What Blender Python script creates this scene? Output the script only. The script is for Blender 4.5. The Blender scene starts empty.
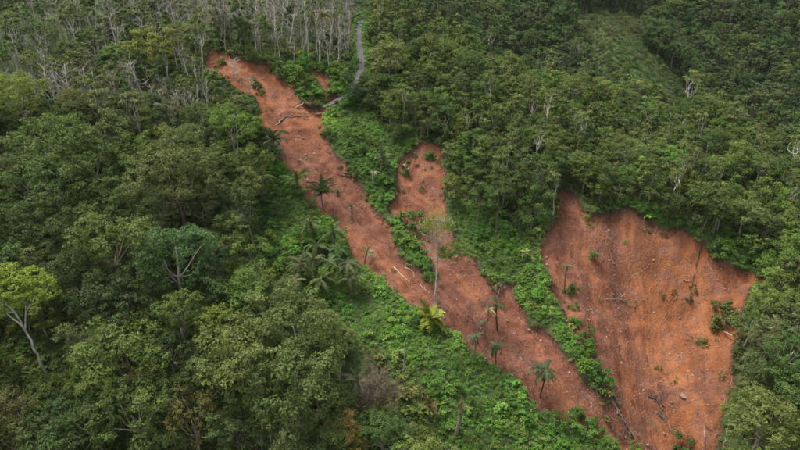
import bpy, math, random
import numpy as np
from mathutils import Vector, Matrix, Euler

# ------------------------------------------------------------------ camera
PITCH = math.radians(27.0); HFOV = math.radians(72.0)
FPX = 400.0 / math.tan(HFOV / 2)                 # focal length in photo pixels (800 x 450)
SP, CP = math.sin(PITCH), math.cos(PITCH)
scene = bpy.context.scene
col = scene.collection
cam_data = bpy.data.cameras.new('camera'); cam = bpy.data.objects.new('camera', cam_data)
cam_data.sensor_width = 36.0; cam_data.lens = 18.0 / math.tan(HFOV / 2)
cam_data.clip_start = 1.0; cam_data.clip_end = 6000.0
cam.location = (0, 0, 0); cam.rotation_euler = (math.pi / 2 - PITCH, 0, 0)
col.objects.link(cam); scene.camera = cam
# ------------------------------------------------------------------ sky, sun, exposure
SUN_EL, SUN_AZ = math.radians(66), math.radians(-60)      # azimuth from +Y towards +X
world = bpy.data.worlds.new('World'); scene.world = world; world.use_nodes = True
wn, wl = world.node_tree.nodes, world.node_tree.links
bg = wn['Background']
sky = wn.new('ShaderNodeTexSky'); sky.sky_type = 'NISHITA'; sky.sun_disc = False
sky.sun_elevation = SUN_EL; sky.sun_rotation = SUN_AZ
sky.air_density = 1.0; sky.dust_density = 4.0; sky.ozone_density = 0.6
hs = wn.new('ShaderNodeHueSaturation'); hs.inputs['Saturation'].default_value = 0.35   # cloud cover greys the sky
wl.new(sky.outputs[0], hs.inputs['Color']); wl.new(hs.outputs[0], bg.inputs['Color'])
bg.inputs['Strength'].default_value = 0.105
sl = bpy.data.lights.new('sun', 'SUN'); sl.energy = 1.5; sl.angle = math.radians(16); sl.color = (1.0, 0.965, 0.92)
sun = bpy.data.objects.new('sun', sl); col.objects.link(sun)
sd_ = Vector((math.sin(SUN_AZ) * math.cos(SUN_EL), math.cos(SUN_AZ) * math.cos(SUN_EL), math.sin(SUN_EL)))
sun.rotation_euler = (-sd_).to_track_quat('-Z', 'Y').to_euler(); sun.location = (0, 0, 120)
vs = scene.view_settings
vs.view_transform = 'Standard'; vs.look = 'None'; vs.gamma = 1.0; vs.use_curve_mapping = False
vs.exposure = 1.45
scene.cycles.max_bounces = 5; scene.cycles.diffuse_bounces = 3; scene.cycles.transmission_bounces = 3
scene.cycles.glossy_bounces = 1; scene.cycles.caustics_reflective = False; scene.cycles.caustics_refractive = False

rng = np.random.default_rng(11)
random.seed(5)

# ------------------------------------------------------------------ pixel <-> world
def ray(u, v, d):
    a = (u - 400.0) / FPX; b = (v - 225.0) / FPX
    return np.array([a * d, d * (CP - b * SP), -d * (SP + b * CP)])
def project(x, y, z):
    dep = y * CP - z * SP
    dep = np.where(dep < 1, 1, dep)
    return 400 + FPX * x / dep, 225 - FPX * (y * SP + z * CP) / dep, dep

# ------------------------------------------------------------------ noise
_perm = np.random.default_rng(3).random((256, 256))
def vnoise(x, y):
    xi = np.floor(x).astype(int); yi = np.floor(y).astype(int)
    fx = x - xi; fy = y - yi
    fx = fx * fx * (3 - 2 * fx); fy = fy * fy * (3 - 2 * fy)
    a = _perm[xi & 255, yi & 255]; b = _perm[(xi + 1) & 255, yi & 255]
    c = _perm[xi & 255, (yi + 1) & 255]; d = _perm[(xi + 1) & 255, (yi + 1) & 255]
    return (a * (1 - fx) + b * fx) * (1 - fy) + (c * (1 - fx) + d * fx) * fy - 0.5
def fbm(x, y, o=4):
    s = 0; a = 1.0
    for k in range(o):
        s = s + a * vnoise(x * 2 ** k + 17.3 * k, y * 2 ** k + 9.1 * k); a *= 0.5
    return s
def sstep(a, b, x):
    t = np.clip((x - a) / (b - a), 0, 1); return t * t * (3 - 2 * t)

# ------------------------------------------------------------------ hillside shape: thin plate through surveyed points
CT = [(230, 65, 170), (210, 54, 176), (290, 110, 164), (350, 200, 148), (320, 150, 156), (400, 255, 137), (450, 300, 130), (520, 360, 123), (600, 425, 118), (640, 448, 118),
      (425, 142, 165), (430, 210, 150), (480, 272, 138), (540, 340, 128), (600, 400, 120.5),
      (520, 220, 147), (500, 150, 168), (590, 330, 126), (550, 260, 138),
      (562, 192, 153), (640, 210, 148), (700, 238, 143), (750, 272, 138), (650, 330, 133), (690, 448, 119), (730, 400, 120), (640, 280, 140), (700, 330, 131),
      (785, 300, 130), (790, 420, 108), (775, 360, 119), (720, 200, 160), (620, 160, 178), (700, 125, 205), (780, 190, 165),
      (100, 450, 98), (20, 430, 98), (100, 300, 116), (20, 300, 112), (100, 150, 150), (20, 150, 145), (100, 60, 185), (20, 60, 178), (100, 12, 215), (20, 10, 205),
      (200, 12, 222), (300, 12, 228), (300, 55, 188), (200, 200, 141), (250, 300, 123), (300, 240, 138), (250, 440, 103), (400, 446, 107), (480, 405, 115), (360, 330, 121), (430, 360, 118),
      (362, 40, 212), (361, 15, 238), (360, 25, 224), (345, 97, 181), (362, 62, 195), (318, 113, 172), (380, 110, 178),
      (450, 60, 222), (520, 100, 205), (440, 20, 262), (400, 60, 205), (600, 108, 215)]
XYZ = [ray(*c) for c in CT]
# the opposite slope beyond the hidden valley, and the land around
XYZ += [ray(735, 95, 305), ray(640, 82, 256), ray(672, 102, 250), ray(608, 60, 264), ray(598, 28, 288), ray(570, 70, 275), ray(690, 60, 318), ray(670, 20, 335), ray(500, 45, 285), ray(790, 100, 290), ray(730, 5, 350), ray(560, 5, 330), ray(790, 20, 335), ray(500, 8, 325),
        (130, 245, -82), (60, 245, -66), (190, 235, -86), (-150, 60, -82), (-150, 120, -60), (-150, 220, -28), (-60, 330, -14), (40, 420, -14), (150, 460, 2), (260, 430, 4),
        (-200, 330, -8), (190, 150, -70), (230, 60, -88), (120, 40, -112), (30, 40, -110), (-60, 40, -98), (60, 66, -106), (-120, 20, -100), (50, 0, -118), (260, 200, -76), (300, 320, -30)]
XYZ = np.array(XYZ, float)
def tps_fit(P):
    n = len(P); d2 = ((P[:, None, :2] - P[None, :, :2]) ** 2).sum(-1) / 1e4
    K = np.where(d2 > 0, 0.5 * d2 * np.log(np.maximum(d2, 1e-12)), 0) + np.eye(n) * 2e-4
    Q = np.c_[np.ones(n), P[:, :2] / 100]
    A = np.zeros((n + 3, n + 3)); A[:n, :n] = K; A[:n, n:] = Q; A[n:, :n] = Q.T
    return np.linalg.solve(A, np.r_[P[:, 2], 0, 0, 0])
TW = tps_fit(XYZ)
def base_z(x, y):
    x = np.asarray(x, float); y = np.asarray(y, float); sh = x.shape; xf = x.ravel(); yf = y.ravel()
    xc = np.clip(xf, -260, 330); yc = np.clip(yf, -30, 520)
    out = np.zeros(xf.size)
    for s in range(0, xf.size, 40000):
        e = slice(s, s + 40000)
        d2 = ((xc[e, None] - XYZ[None, :, 0]) ** 2 + (yc[e, None] - XYZ[None, :, 1]) ** 2) / 1e4
        K = 0.5 * d2 * np.log(np.maximum(d2, 1e-12))
        out[e] = K @ TW[:-3] + TW[-3] + TW[-2] * xc[e] / 100 + TW[-1] * yc[e] / 100
    out = np.clip(out, -125, 14)
    r = np.hypot(xf - xc, yf - yc)
    out = out + fbm(xf / 260 + 5, yf / 260 + 9, 3) * np.minimum(r * 0.15, 90)
    return out.reshape(sh)
GX0, GY0, GS = -260.0, 10.0, 1.0
_gx = np.arange(GX0, 330, GS); _gy = np.arange(GY0, 640, GS)
BASE = base_z(*np.meshgrid(_gx, _gy, indexing='ij'))
HGRID = BASE.copy()
def zat(x, y, G=None):
    G = HGRID if G is None else G
    fx = np.clip((np.asarray(x, float) - GX0) / GS, 0, G.shape[0] - 1.001); fy = np.clip((np.asarray(y, float) - GY0) / GS, 0, G.shape[1] - 1.001)
    i = fx.astype(int); j = fy.astype(int); a = fx - i; b = fy - j
    return (G[i, j] * (1 - a) + G[i + 1, j] * a) * (1 - b) + (G[i, j + 1] * (1 - a) + G[i + 1, j + 1] * a) * b
_ds = np.arange(45, 480, 0.25)
def hit(u, v, h=0.0, G=None):
    """ground point such that a point h metres above it lies on the sight line of photo pixel (u, v)"""
    p = ray(u, v, _ds); gap = p[2] - zat(p[0], p[1], G) - h
    k = np.argmax(gap < 0)
    if gap[k] >= 0: k = len(_ds) - 1
    return np.array([p[0][k], p[1][k], float(zat(p[0][k], p[1][k], G))])
def hitdepth(u, v):
    p = ray(u, v, _ds); gap = p[2] - zat(p[0], p[1])
    k = np.argmax(gap < 0)
    return _ds[k] if gap[k] < 0 else 480.0

# ------------------------------------------------------------------ outlines of the landslides (photo survey)
PX = {
 'long': [(206, 51), (225, 54), (250, 61), (267, 66), (276, 76), (287, 80), (292, 91), (299, 99), (305, 105), (322, 110), (319, 120), (322, 133), (331, 150), (343, 170), (363, 194), (376, 214), (395, 238), (400, 255), (414, 265), (430, 282), (437, 298),
          (470, 318), (560, 378), (612, 418), (634, 444), (628, 456), (598, 438), (569, 419), (559, 421), (542, 411), (520, 378), (497, 366), (462, 335), (436, 320), (408, 302), (374, 272), (356, 254), (346, 233), (325, 216), (304, 191), (287, 168), (280, 149), (272, 133), (263, 128), (258, 114), (257, 100), (252, 93), (244, 90), (228, 81), (211, 69)],
 'short': [(418, 139), (436, 146), (444, 156), (445, 176), (444, 190), (448, 214), (454, 241), (481, 272), (501, 288), (515, 290), (517, 302), (525, 319), (546, 339), (563, 354), (572, 362), (588, 382), (604, 396), (620, 416), (632, 440), (612, 418), (560, 378), (470, 318), (437, 298), (434, 275), (427, 255), (418, 238), (405, 222), (388, 214), (386, 205), (398, 197), (399, 176), (401, 160), (410, 152), (416, 148)],
 'wide': [(557, 191), (567, 188), (577, 195), (585, 208), (594, 217), (608, 212), (628, 205), (641, 217), (665, 226), (682, 224), (702, 239), (719, 258), (736, 268), (750, 271), (770, 280), (753, 288), (750, 302), (741, 318), (740, 346), (738, 365), (735, 380), (732, 402), (732, 425), (722, 447), (716, 470), (650, 470), (634, 442), (618, 414), (605, 393), (595, 371), (585, 356), (577, 345), (570, 335), (560, 310), (553, 290), (545, 262), (542, 240), (549, 230), (557, 215)],
 'nick': [(310, 71), (319, 67), (328, 74), (331, 87), (324, 90), (315, 87)],
 'cut': [(323, 92), (333, 90), (336, 100), (325, 105)],
}
def densify(poly, step=6):
    out = []
    for (a, b) in zip(poly, poly[1:] + poly[:1]):
        n = max(1, int(math.hypot(b[0] - a[0], b[1] - a[1]) / step))
        for k in range(n): out.append((a[0] + (b[0] - a[0]) * k / n, a[1] + (b[1] - a[1]) * k / n))
    return out
SCAR = {k: np.array([hit(u, v, 0, BASE)[:2] for u, v in densify(p)]) for k, p in PX.items()}
def inside(x, y, P):
    x = np.asarray(x, float); y = np.asarray(y, float); c = np.zeros(x.shape, bool)
    for (x1, y1), (x2, y2) in zip(P, np.roll(P, -1, 0)):
        if y1 == y2: continue
        c ^= ((y1 > y) != (y2 > y)) & (x < (x2 - x1) * (y - y1) / (y2 - y1) + x1)
    return c
def sdist(x, y, P):
    """signed distance to outline, positive inside; only near the outline"""
    x = np.asarray(x, float); y = np.asarray(y, float); out = np.full(x.shape, -99.0)
    m = (x > P[:, 0].min() - 8) & (x < P[:, 0].max() + 8) & (y > P[:, 1].min() - 8) & (y < P[:, 1].max() + 8)
    xs, ys = x[m], y[m]
    if xs.size == 0: return out
    d = np.full(xs.shape, 1e9)
    for (x1, y1), (x2, y2) in zip(P, np.roll(P, -1, 0)):
        ex, ey = x2 - x1, y2 - y1; L = ex * ex + ey * ey + 1e-9
        t = np.clip(((xs - x1) * ex + (ys - y1) * ey) / L, 0, 1)
        d = np.minimum(d, (xs - x1 - t * ex) ** 2 + (ys - y1 - t * ey) ** 2)
    d = np.sqrt(d); out[m] = np.where(inside(xs, ys, P), d, -d)
    return out
def flow(x, y):
    ax = np.array([0.62, -0.78]); across1 = x * 0.78 + y * 0.62; along1 = x * ax[0] + y * ax[1]
    cx, cy = 56.0, 20.0
    ang = np.arctan2(x - cx, y - cy) * 95; rad = np.hypot(x - cx, y - cy)
    return across1, along1, ang, rad
def scar_fields(x, y):
    wx = x + 1.0 * fbm(x / 3.1, y / 3.1, 3) + 1.9 * fbm(x / 7 + 11, y / 7, 2); wy = y + 1.0 * fbm(x / 3.1 + 40, y / 3.1, 3) + 1.9 * fbm(x / 7 + 60, y / 7 + 5, 2)
    sds = {k: sdist(wx, wy, P) for k, P in SCAR.items()}
    sds['long'] = sds['long'] + 0.8; sds['short'] = sds['short'] + 0.4
    narrow = np.maximum(np.maximum(sds['long'], sds['short']), np.maximum(sds['nick'], sds['cut']))
    # the seam where the two narrow scars join is not an edge
    both = (sds['long'] > -0.9) & (sds['short'] > -0.9); narrow = np.where(both, np.maximum(narrow, 1.6), narrow)
    return sds, narrow, sds['wide']
ROADPX = [(358, 8), (361, 16), (359.5, 26), (358.5, 38), (360, 50), (362, 62), (360, 74), (355, 86), (345, 97), (332, 104), (322, 109)]
ROADXY = [tuple(hit(u, v, 0, BASE)[:2]) for u, v in ROADPX]
e0 = np.array(ROADXY[0]); ROADXY = [tuple(e0 + np.array([4, 120])), tuple(e0 + np.array([-3, 55])), tuple(e0 + np.array([3, 22]))] + ROADXY
ROAD_ARR = np.array(ROADXY)
_seg = np.r_[0, np.cumsum(np.hypot(*np.diff(ROAD_ARR, axis=0).T))]; _t = np.arange(0, _seg[-1], 0.8)
ROAD_PTS = np.c_[np.interp(_t, _seg, ROAD_ARR[:, 0]), np.interp(_t, _seg, ROAD_ARR[:, 1])]
_rz = zat(ROAD_PTS[:, 0], ROAD_PTS[:, 1], BASE); ROAD_Z = np.convolve(np.pad(_rz, 7, 'edge'), np.ones(15) / 15, 'valid')
def final_z(x, y, bz):
    sds, nar, wid = scar_fields(x, y)
    a1, l1, a3, r3 = flow(x, y); wv = fbm(x / 11 + 70, y / 11, 3) * 5; a1 = a1 + wv; a3 = a3 + wv
    z = bz + 0.7 * fbm(x / 9, y / 9, 3) + 0.16 * fbm(x / 1.7, y / 1.7, 2)
    rill1 = -np.abs(fbm(a1 / 1.9, l1 / 16, 3)) * 1.1 - np.abs(fbm(a1 / 5.0 + 3, l1 / 34, 2)) * 2.2
    clod = fbm(x / 1.4, y / 1.4, 3) * 0.5 + fbm(x / 4.2 + 31, y / 4.2, 3) * 0.8
    m = (x > ROAD_PTS[:, 0].min() - 9) & (x < ROAD_PTS[:, 0].max() + 9) & (y > ROAD_PTS[:, 1].min() - 9) & (y < ROAD_PTS[:, 1].max() + 9)
    if m.any():
        xs, ys = x[m], y[m]; bd = np.full(xs.shape, 1e9); bzr = np.zeros(xs.shape)
        for q, zq in zip(ROAD_PTS, ROAD_Z):
            dd = (xs - q[0]) ** 2 + (ys - q[1]) ** 2; w = dd < bd; bd[w] = dd[w]; bzr[w] = zq
        f = 1 - sstep(2.3, 5.5, np.sqrt(bd)); z = z.copy(); z[m] = z[m] * (1 - f) + bzr * f
    z = z + 0.35 * sstep(-1.6, -0.4, nar) + sstep(1, 3, nar) * 0.8 * fbm(a1 / 7, l1 / 2.4, 2) - sstep(-0.25, 0.9, nar) * 1.35 + sstep(0.2, 2.0, nar) * (rill1 + clod + 0.5)
    rill3 = -np.abs(fbm(a3 / 2.6, r3 / 13, 3)) * 1.2 - np.abs(fbm(a3 / 8 + 7, r3 / 50, 2)) * 1.3
    z = z - sstep(-0.25, 1.0, wid) * 2.1 - sstep(1, 16, wid) * 3.2 - sstep(0.3, 2.5, wid) * np.abs(fbm(a3 / 13 + 2, r3 / 45 + 4, 3)) * 2.4 + sstep(1, 3, wid) * 0.9 * fbm(a3 / 9, r3 / 2.6, 2) + sstep(0.3, 2.5, wid) * (rill3 + clod + 0.5)
    return z, np.maximum(nar, wid), sds, wid
HG, _, _, _ = final_z(*np.meshgrid(_gx, _gy, indexing='ij'), BASE)
HGRID = HG

# ------------------------------------------------------------------ material helpers
def new_mat(name):
    m = bpy.data.materials.new(name); m.use_nodes = True
    nt = m.node_tree; nt.nodes.clear()
    out = nt.nodes.new('ShaderNodeOutputMaterial')
    return m, nt, out
def N(nt, t, **kw):
    n = nt.nodes.new(t)
    for k, v in kw.items(): setattr(n, k, v)
    return n
def mixc(nt, fac, a, b, mode='MIX'):
    n = N(nt, 'ShaderNodeMix', data_type='RGBA', blend_type=mode)
    for s, val in ((n.inputs['Factor'], fac), (n.inputs['A'], a), (n.inputs['B'], b)):
        s = [q for q in n.inputs if q.name == s.name and (q.type == 'RGBA' or q.name == 'Factor' and q.type == 'VALUE')][0]
        if isinstance(val, bpy.types.NodeSocket): nt.links.new(val, s)
        elif isinstance(val, (int, float)): s.default_value = val
        else: s.default_value = (*val, 1.0)
    return [o for o in n.outputs if o.type == 'RGBA'][0]
def math_(nt, op, a, b=None, c=None, clamp=False):
    n = N(nt, 'ShaderNodeMath', operation=op); n.use_clamp = clamp
    for i, val in enumerate((a, b, c)):
        if val is None: continue
        if isinstance(val, bpy.types.NodeSocket): nt.links.new(val, n.inputs[i])
        else: n.inputs[i].default_value = val
    return n.outputs[0]
def ramp(nt, fac, lo, hi):
    n = N(nt, 'ShaderNodeMapRange'); n.interpolation_type = 'SMOOTHSTEP'
    nt.links.new(fac, n.inputs[0]); n.inputs[1].default_value = lo; n.inputs[2].default_value = hi
    return n.outputs[0]
def noise(nt, vec, scale, detail=4, rough=0.55, dist=0.0):
    n = N(nt, 'ShaderNodeTexNoise'); nt.links.new(vec, n.inputs['Vector'])
    n.inputs['Scale'].default_value = scale; n.inputs['Detail'].default_value = detail; n.inputs['Roughness'].default_value = rough; n.inputs['Distortion'].default_value = dist
    return n.outputs['Fac']
def attr(nt, name, kind='GEOMETRY'):
    return N(nt, 'ShaderNodeAttribute', attribute_name=name, attribute_type=kind)

def terrain_material():
    m, nt, out = new_mat('hillside_soil')
    L = nt.links
    geo = N(nt, 'ShaderNodeNewGeometry'); pos = geo.outputs['Position']
    fl = attr(nt, 'flow').outputs['Vector']; sd = attr(nt, 'sd').outputs['Fac']; hue = attr(nt, 'hue').outputs['Fac']
    mp = N(nt, 'ShaderNodeMapping'); mp.inputs['Scale'].default_value = (1.0, 0.2, 1.0); L.new(fl, mp.inputs['Vector'])
    st = mp.outputs['Vector']
    streak = noise(nt, st, 0.55, 6, 0.62, 0.4); streak2 = noise(nt, st, 1.7, 5, 0.65)
    blot = noise(nt, pos, 0.16, 4, 0.6); fine = noise(nt, pos, 2.6, 5, 0.7); mid = noise(nt, pos, 0.6, 5, 0.62)
    grit = noise(nt, pos, 6.5, 3, 0.7); clodn = noise(nt, pos, 1.25, 5, 0.68, 0.6)
    soil = mixc(nt, hue, (0.185, 0.069, 0.04), (0.28, 0.097, 0.033)); wet = noise(nt, st, 0.13, 5, 0.6, 1.2)
    soil = mixc(nt, math_(nt, 'MULTIPLY', ramp(nt, streak, 0.5, 0.74), 0.7), soil, (0.28, 0.112, 0.055))
    soil = mixc(nt, math_(nt, 'MULTIPLY', ramp(nt, streak2, 0.54, 0.76), 0.3), soil, (0.085, 0.04, 0.029))
    soil = mixc(nt, math_(nt, 'MULTIPLY', ramp(nt, blot, 0.46, 0.6), 0.75), soil, (0.225, 0.1, 0.066))
    soil = mixc(nt, math_(nt, 'MULTIPLY', ramp(nt, clodn, 0.53, 0.7), 0.75), soil, (0.088, 0.043, 0.031))
    soil = mixc(nt, math_(nt, 'MULTIPLY', ramp(nt, mid, 0.55, 0.7), 0.5), soil, (0.3, 0.125, 0.06))
    soil = mixc(nt, math_(nt, 'MULTIPLY', ramp(nt, fine, 0.55, 0.68), 0.65), soil, (0.33, 0.15, 0.082))
    soil = mixc(nt, math_(nt, 'MULTIPLY', ramp(nt, math_(nt, 'SUBTRACT', 1.0, fine), 0.53, 0.68), 0.6), soil, (0.075, 0.037, 0.026))
    soil = mixc(nt, math_(nt, 'MULTIPLY', ramp(nt, wet, 0.5, 0.62), 0.45), soil, (0.1, 0.044, 0.029))
    soil = mixc(nt, math_(nt, 'MULTIPLY', ramp(nt, math_(nt, 'SUBTRACT', 1.0, wet), 0.52, 0.64), 0.6), soil, (0.34, 0.135, 0.055))
    soil = mixc(nt, math_(nt, 'MULTIPLY', ramp(nt, grit, 0.6, 0.7), 0.5), soil, (0.36, 0.21, 0.14))
    soil = mixc(nt, math_(nt, 'MULTIPLY', ramp(nt, math_(nt, 'ADD', sd, math_(nt, 'MULTIPLY', math_(nt, 'SUBTRACT', clodn, 0.5), 3.0)), 0.9, 0.1), 0.85), soil, (0.05, 0.032, 0.022))   # soil colour darkens in a ragged band along the torn edge
    floor = mixc(nt, ramp(nt, mid, 0.35, 0.65), (0.042, 0.062, 0.02), (0.07, 0.115, 0.03))
    floor = mixc(nt, ramp(nt, fine, 0.45, 0.7), floor, (0.075, 0.085, 0.036))
    edge = math_(nt, 'ADD', sd, math_(nt, 'MULTIPLY', math_(nt, 'SUBTRACT', mid, 0.5), 2.4))
    c = mixc(nt, ramp(nt, edge, -0.35, 0.35), floor, soil)
    p = N(nt, 'ShaderNodeBsdfPrincipled'); L.new(c, p.inputs['Base Color']); p.inputs['Roughness'].default_value = 0.9; p.inputs['Specular IOR Level'].default_value = 0.15
    b = N(nt, 'ShaderNodeBump'); b.inputs['Strength'].default_value = 1.0; b.inputs['Distance'].default_value = 0.5
    L.new(math_(nt, 'ADD', math_(nt, 'MULTIPLY', fine, 0.7), math_(nt, 'ADD', streak2, mid)), b.inputs['Height']); L.new(b.outputs[0], p.inputs['Normal'])
    L.new(p.outputs[0], out.inputs[0])
    return m
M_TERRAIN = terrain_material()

def leaf_material(name, kind):
    """kind OBJECT: colour of the object; INSTANCER: colour carried by each instance"""
    m, nt, out = new_mat(name); L = nt.links
    if kind == 'OBJECT': c = N(nt, 'ShaderNodeObjectInfo').outputs['Color']
    else: c = attr(nt, 'leafcol', 'INSTANCER').outputs['Color']
    t = attr(nt, 'tint').outputs['Fac']
    y = mixc(nt, t, (0.9, 1.04, 0.66), (2.15, 2.2, 1.2))
    c = mixc(nt, 1.0, c, y, 'MULTIPLY')
    p = N(nt, 'ShaderNodeBsdfPrincipled'); L.new(c, p.inputs['Base Color']); p.inputs['Roughness'].default_value = 0.55; p.inputs['Specular IOR Level'].default_value = 0.28
    tr = N(nt, 'ShaderNodeBsdfTranslucent'); L.new(mixc(nt, 1.0, c, (1.25, 1.3, 0.7), 'MULTIPLY'), tr.inputs['Color'])
    mx = N(nt, 'ShaderNodeMixShader'); mx.inputs[0].default_value = 0.3
    L.new(p.outputs[0], mx.inputs[1]); L.new(tr.outputs[0], mx.inputs[2]); L.new(mx.outputs[0], out.inputs[0])
    return m
M_LEAF = leaf_material('leaf', 'OBJECT'); M_LEAFI = leaf_material('leaf_massed', 'INSTANCER')
def bark_material(name, use_obj=True, c0=(0.2, 0.17, 0.14)):
    m, nt, out = new_mat(name); L = nt.links
    tc = N(nt, 'ShaderNodeTexCoord'); mp = N(nt, 'ShaderNodeMapping'); mp.inputs['Scale'].default_value = (3, 3, 0.7); L.new(tc.outputs['Object'], mp.inputs['Vector'])
    n1 = noise(nt, mp.outputs['Vector'], 1.3, 5, 0.65)
    if use_obj: c = N(nt, 'ShaderNodeObjectInfo').outputs['Color']
    else:
        rgb = N(nt, 'ShaderNodeRGB'); rgb.outputs[0].default_value = (*c0, 1); c = rgb.outputs[0]
    c = mixc(nt, 1.0, c, mixc(nt, ramp(nt, n1, 0.35, 0.68), (0.5, 0.48, 0.42), (1.25, 1.22, 1.2)), 'MULTIPLY')
    p = N(nt, 'ShaderNodeBsdfPrincipled'); L.new(c, p.inputs['Base Color']); p.inputs['Roughness'].default_value = 0.85; p.inputs['Specular IOR Level'].default_value = 0.2
    b = N(nt, 'ShaderNodeBump'); b.inputs['Strength'].default_value = 0.6; b.inputs['Distance'].default_value = 0.05; L.new(n1, b.inputs['Height']); L.new(b.outputs[0], p.inputs['Normal'])
    L.new(p.outputs[0], out.inputs[0]); return m
M_BARK = bark_material('bark'); M_BARKI = bark_material('bark_massed', False)
def stone_material():
    m, nt, out = new_mat('stone'); L = nt.links
    geo = N(nt, 'ShaderNodeNewGeometry'); n1 = noise(nt, geo.outputs['Position'], 1.1, 4, 0.6)
    t = attr(nt, 'tint').outputs['Fac']
    c = mixc(nt, t, (0.14, 0.075, 0.05), (0.42, 0.32, 0.25)); c = mixc(nt, ramp(nt, n1, 0.4, 0.65), c, (0.22, 0.125, 0.09))
    p = N(nt, 'ShaderNodeBsdfPrincipled'); L.new(c, p.inputs['Base Color']); p.inputs['Roughness'].default_value = 0.85
    L.new(p.outputs[0], out.inputs[0]); return m
M_STONE = stone_material()
def road_material():
    m, nt, out = new_mat('worn_asphalt'); L = nt.links
    geo = N(nt, 'ShaderNodeNewGeometry'); n1 = noise(nt, geo.outputs['Position'], 0.5, 5, 0.6); n2 = noise(nt, geo.outputs['Position'], 6, 3, 0.6)
    c = mixc(nt, ramp(nt, n1, 0.35, 0.7), (0.055, 0.05, 0.053), (0.085, 0.076, 0.078)); c = mixc(nt, math_(nt, 'MULTIPLY', ramp(nt, n2, 0.5, 0.7), 0.4), c, (0.11, 0.1, 0.096))
    p = N(nt, 'ShaderNodeBsdfPrincipled'); L.new(c, p.inputs['Base Color']); p.inputs['Roughness'].default_value = 0.85
    L.new(p.outputs[0], out.inputs[0]); return m
M_ROAD = road_material()

# ------------------------------------------------------------------ object helpers
def mesh_from(name, V, quads=None, tris=None, mats=(), tint=None, matidx=None, smooth=False):
    """V (n,3); quads (m,4) and tris (k,3) index arrays; tint is one value per face (quads first)"""
    me = bpy.data.meshes.new(name)
    V = np.asarray(V, np.float32); parts = []; starts = []; tot = 0
    for F in (quads, tris):
        if F is None or len(F) == 0: continue
        F = np.asarray(F, np.int32); parts.append(F.ravel()); starts.append(tot + np.arange(len(F)) * F.shape[1]); tot += F.size
    loops = np.concatenate(parts); ls = np.concatenate(starts)
    me.vertices.add(len(V)); me.vertices.foreach_set('co', V.ravel())
    me.loops.add(len(loops)); me.loops.foreach_set('vertex_index', loops)
    me.polygons.add(len(ls)); me.polygons.foreach_set('loop_start', ls.astype(np.int32))
    if tint is not None:
        a = me.attributes.new('tint', 'FLOAT', 'FACE'); a.data.foreach_set('value', np.asarray(tint, np.float32))
    if matidx is not None: me.polygons.foreach_set('material_index', np.asarray(matidx, np.int32))
    me.polygons.foreach_set('use_smooth', np.full(len(ls), smooth))
    for m in mats: me.materials.append(m)
    me.update(calc_edges=True); me.validate()
    return me
def link(name, me, parent=None, color=None, loc=None, rot=None, scl=None):
    o = bpy.data.objects.new(name, me); col.objects.link(o)
    if parent is not None: o.parent = parent
    if color is not None: o.color = (*color, 1.0)
    if loc is not None: o.location = loc
    if rot is not None: o.rotation_euler = rot
    if scl is not None: o.scale = (scl, scl, scl) if isinstance(scl, (int, float)) else scl
    return o
def tag(o, label=None, cat=None, group=None, kind=None):
    if label: o['label'] = label
    if cat: o['category'] = cat
    if group: o['group'] = group
    if kind: o['kind'] = kind
    return o

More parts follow.
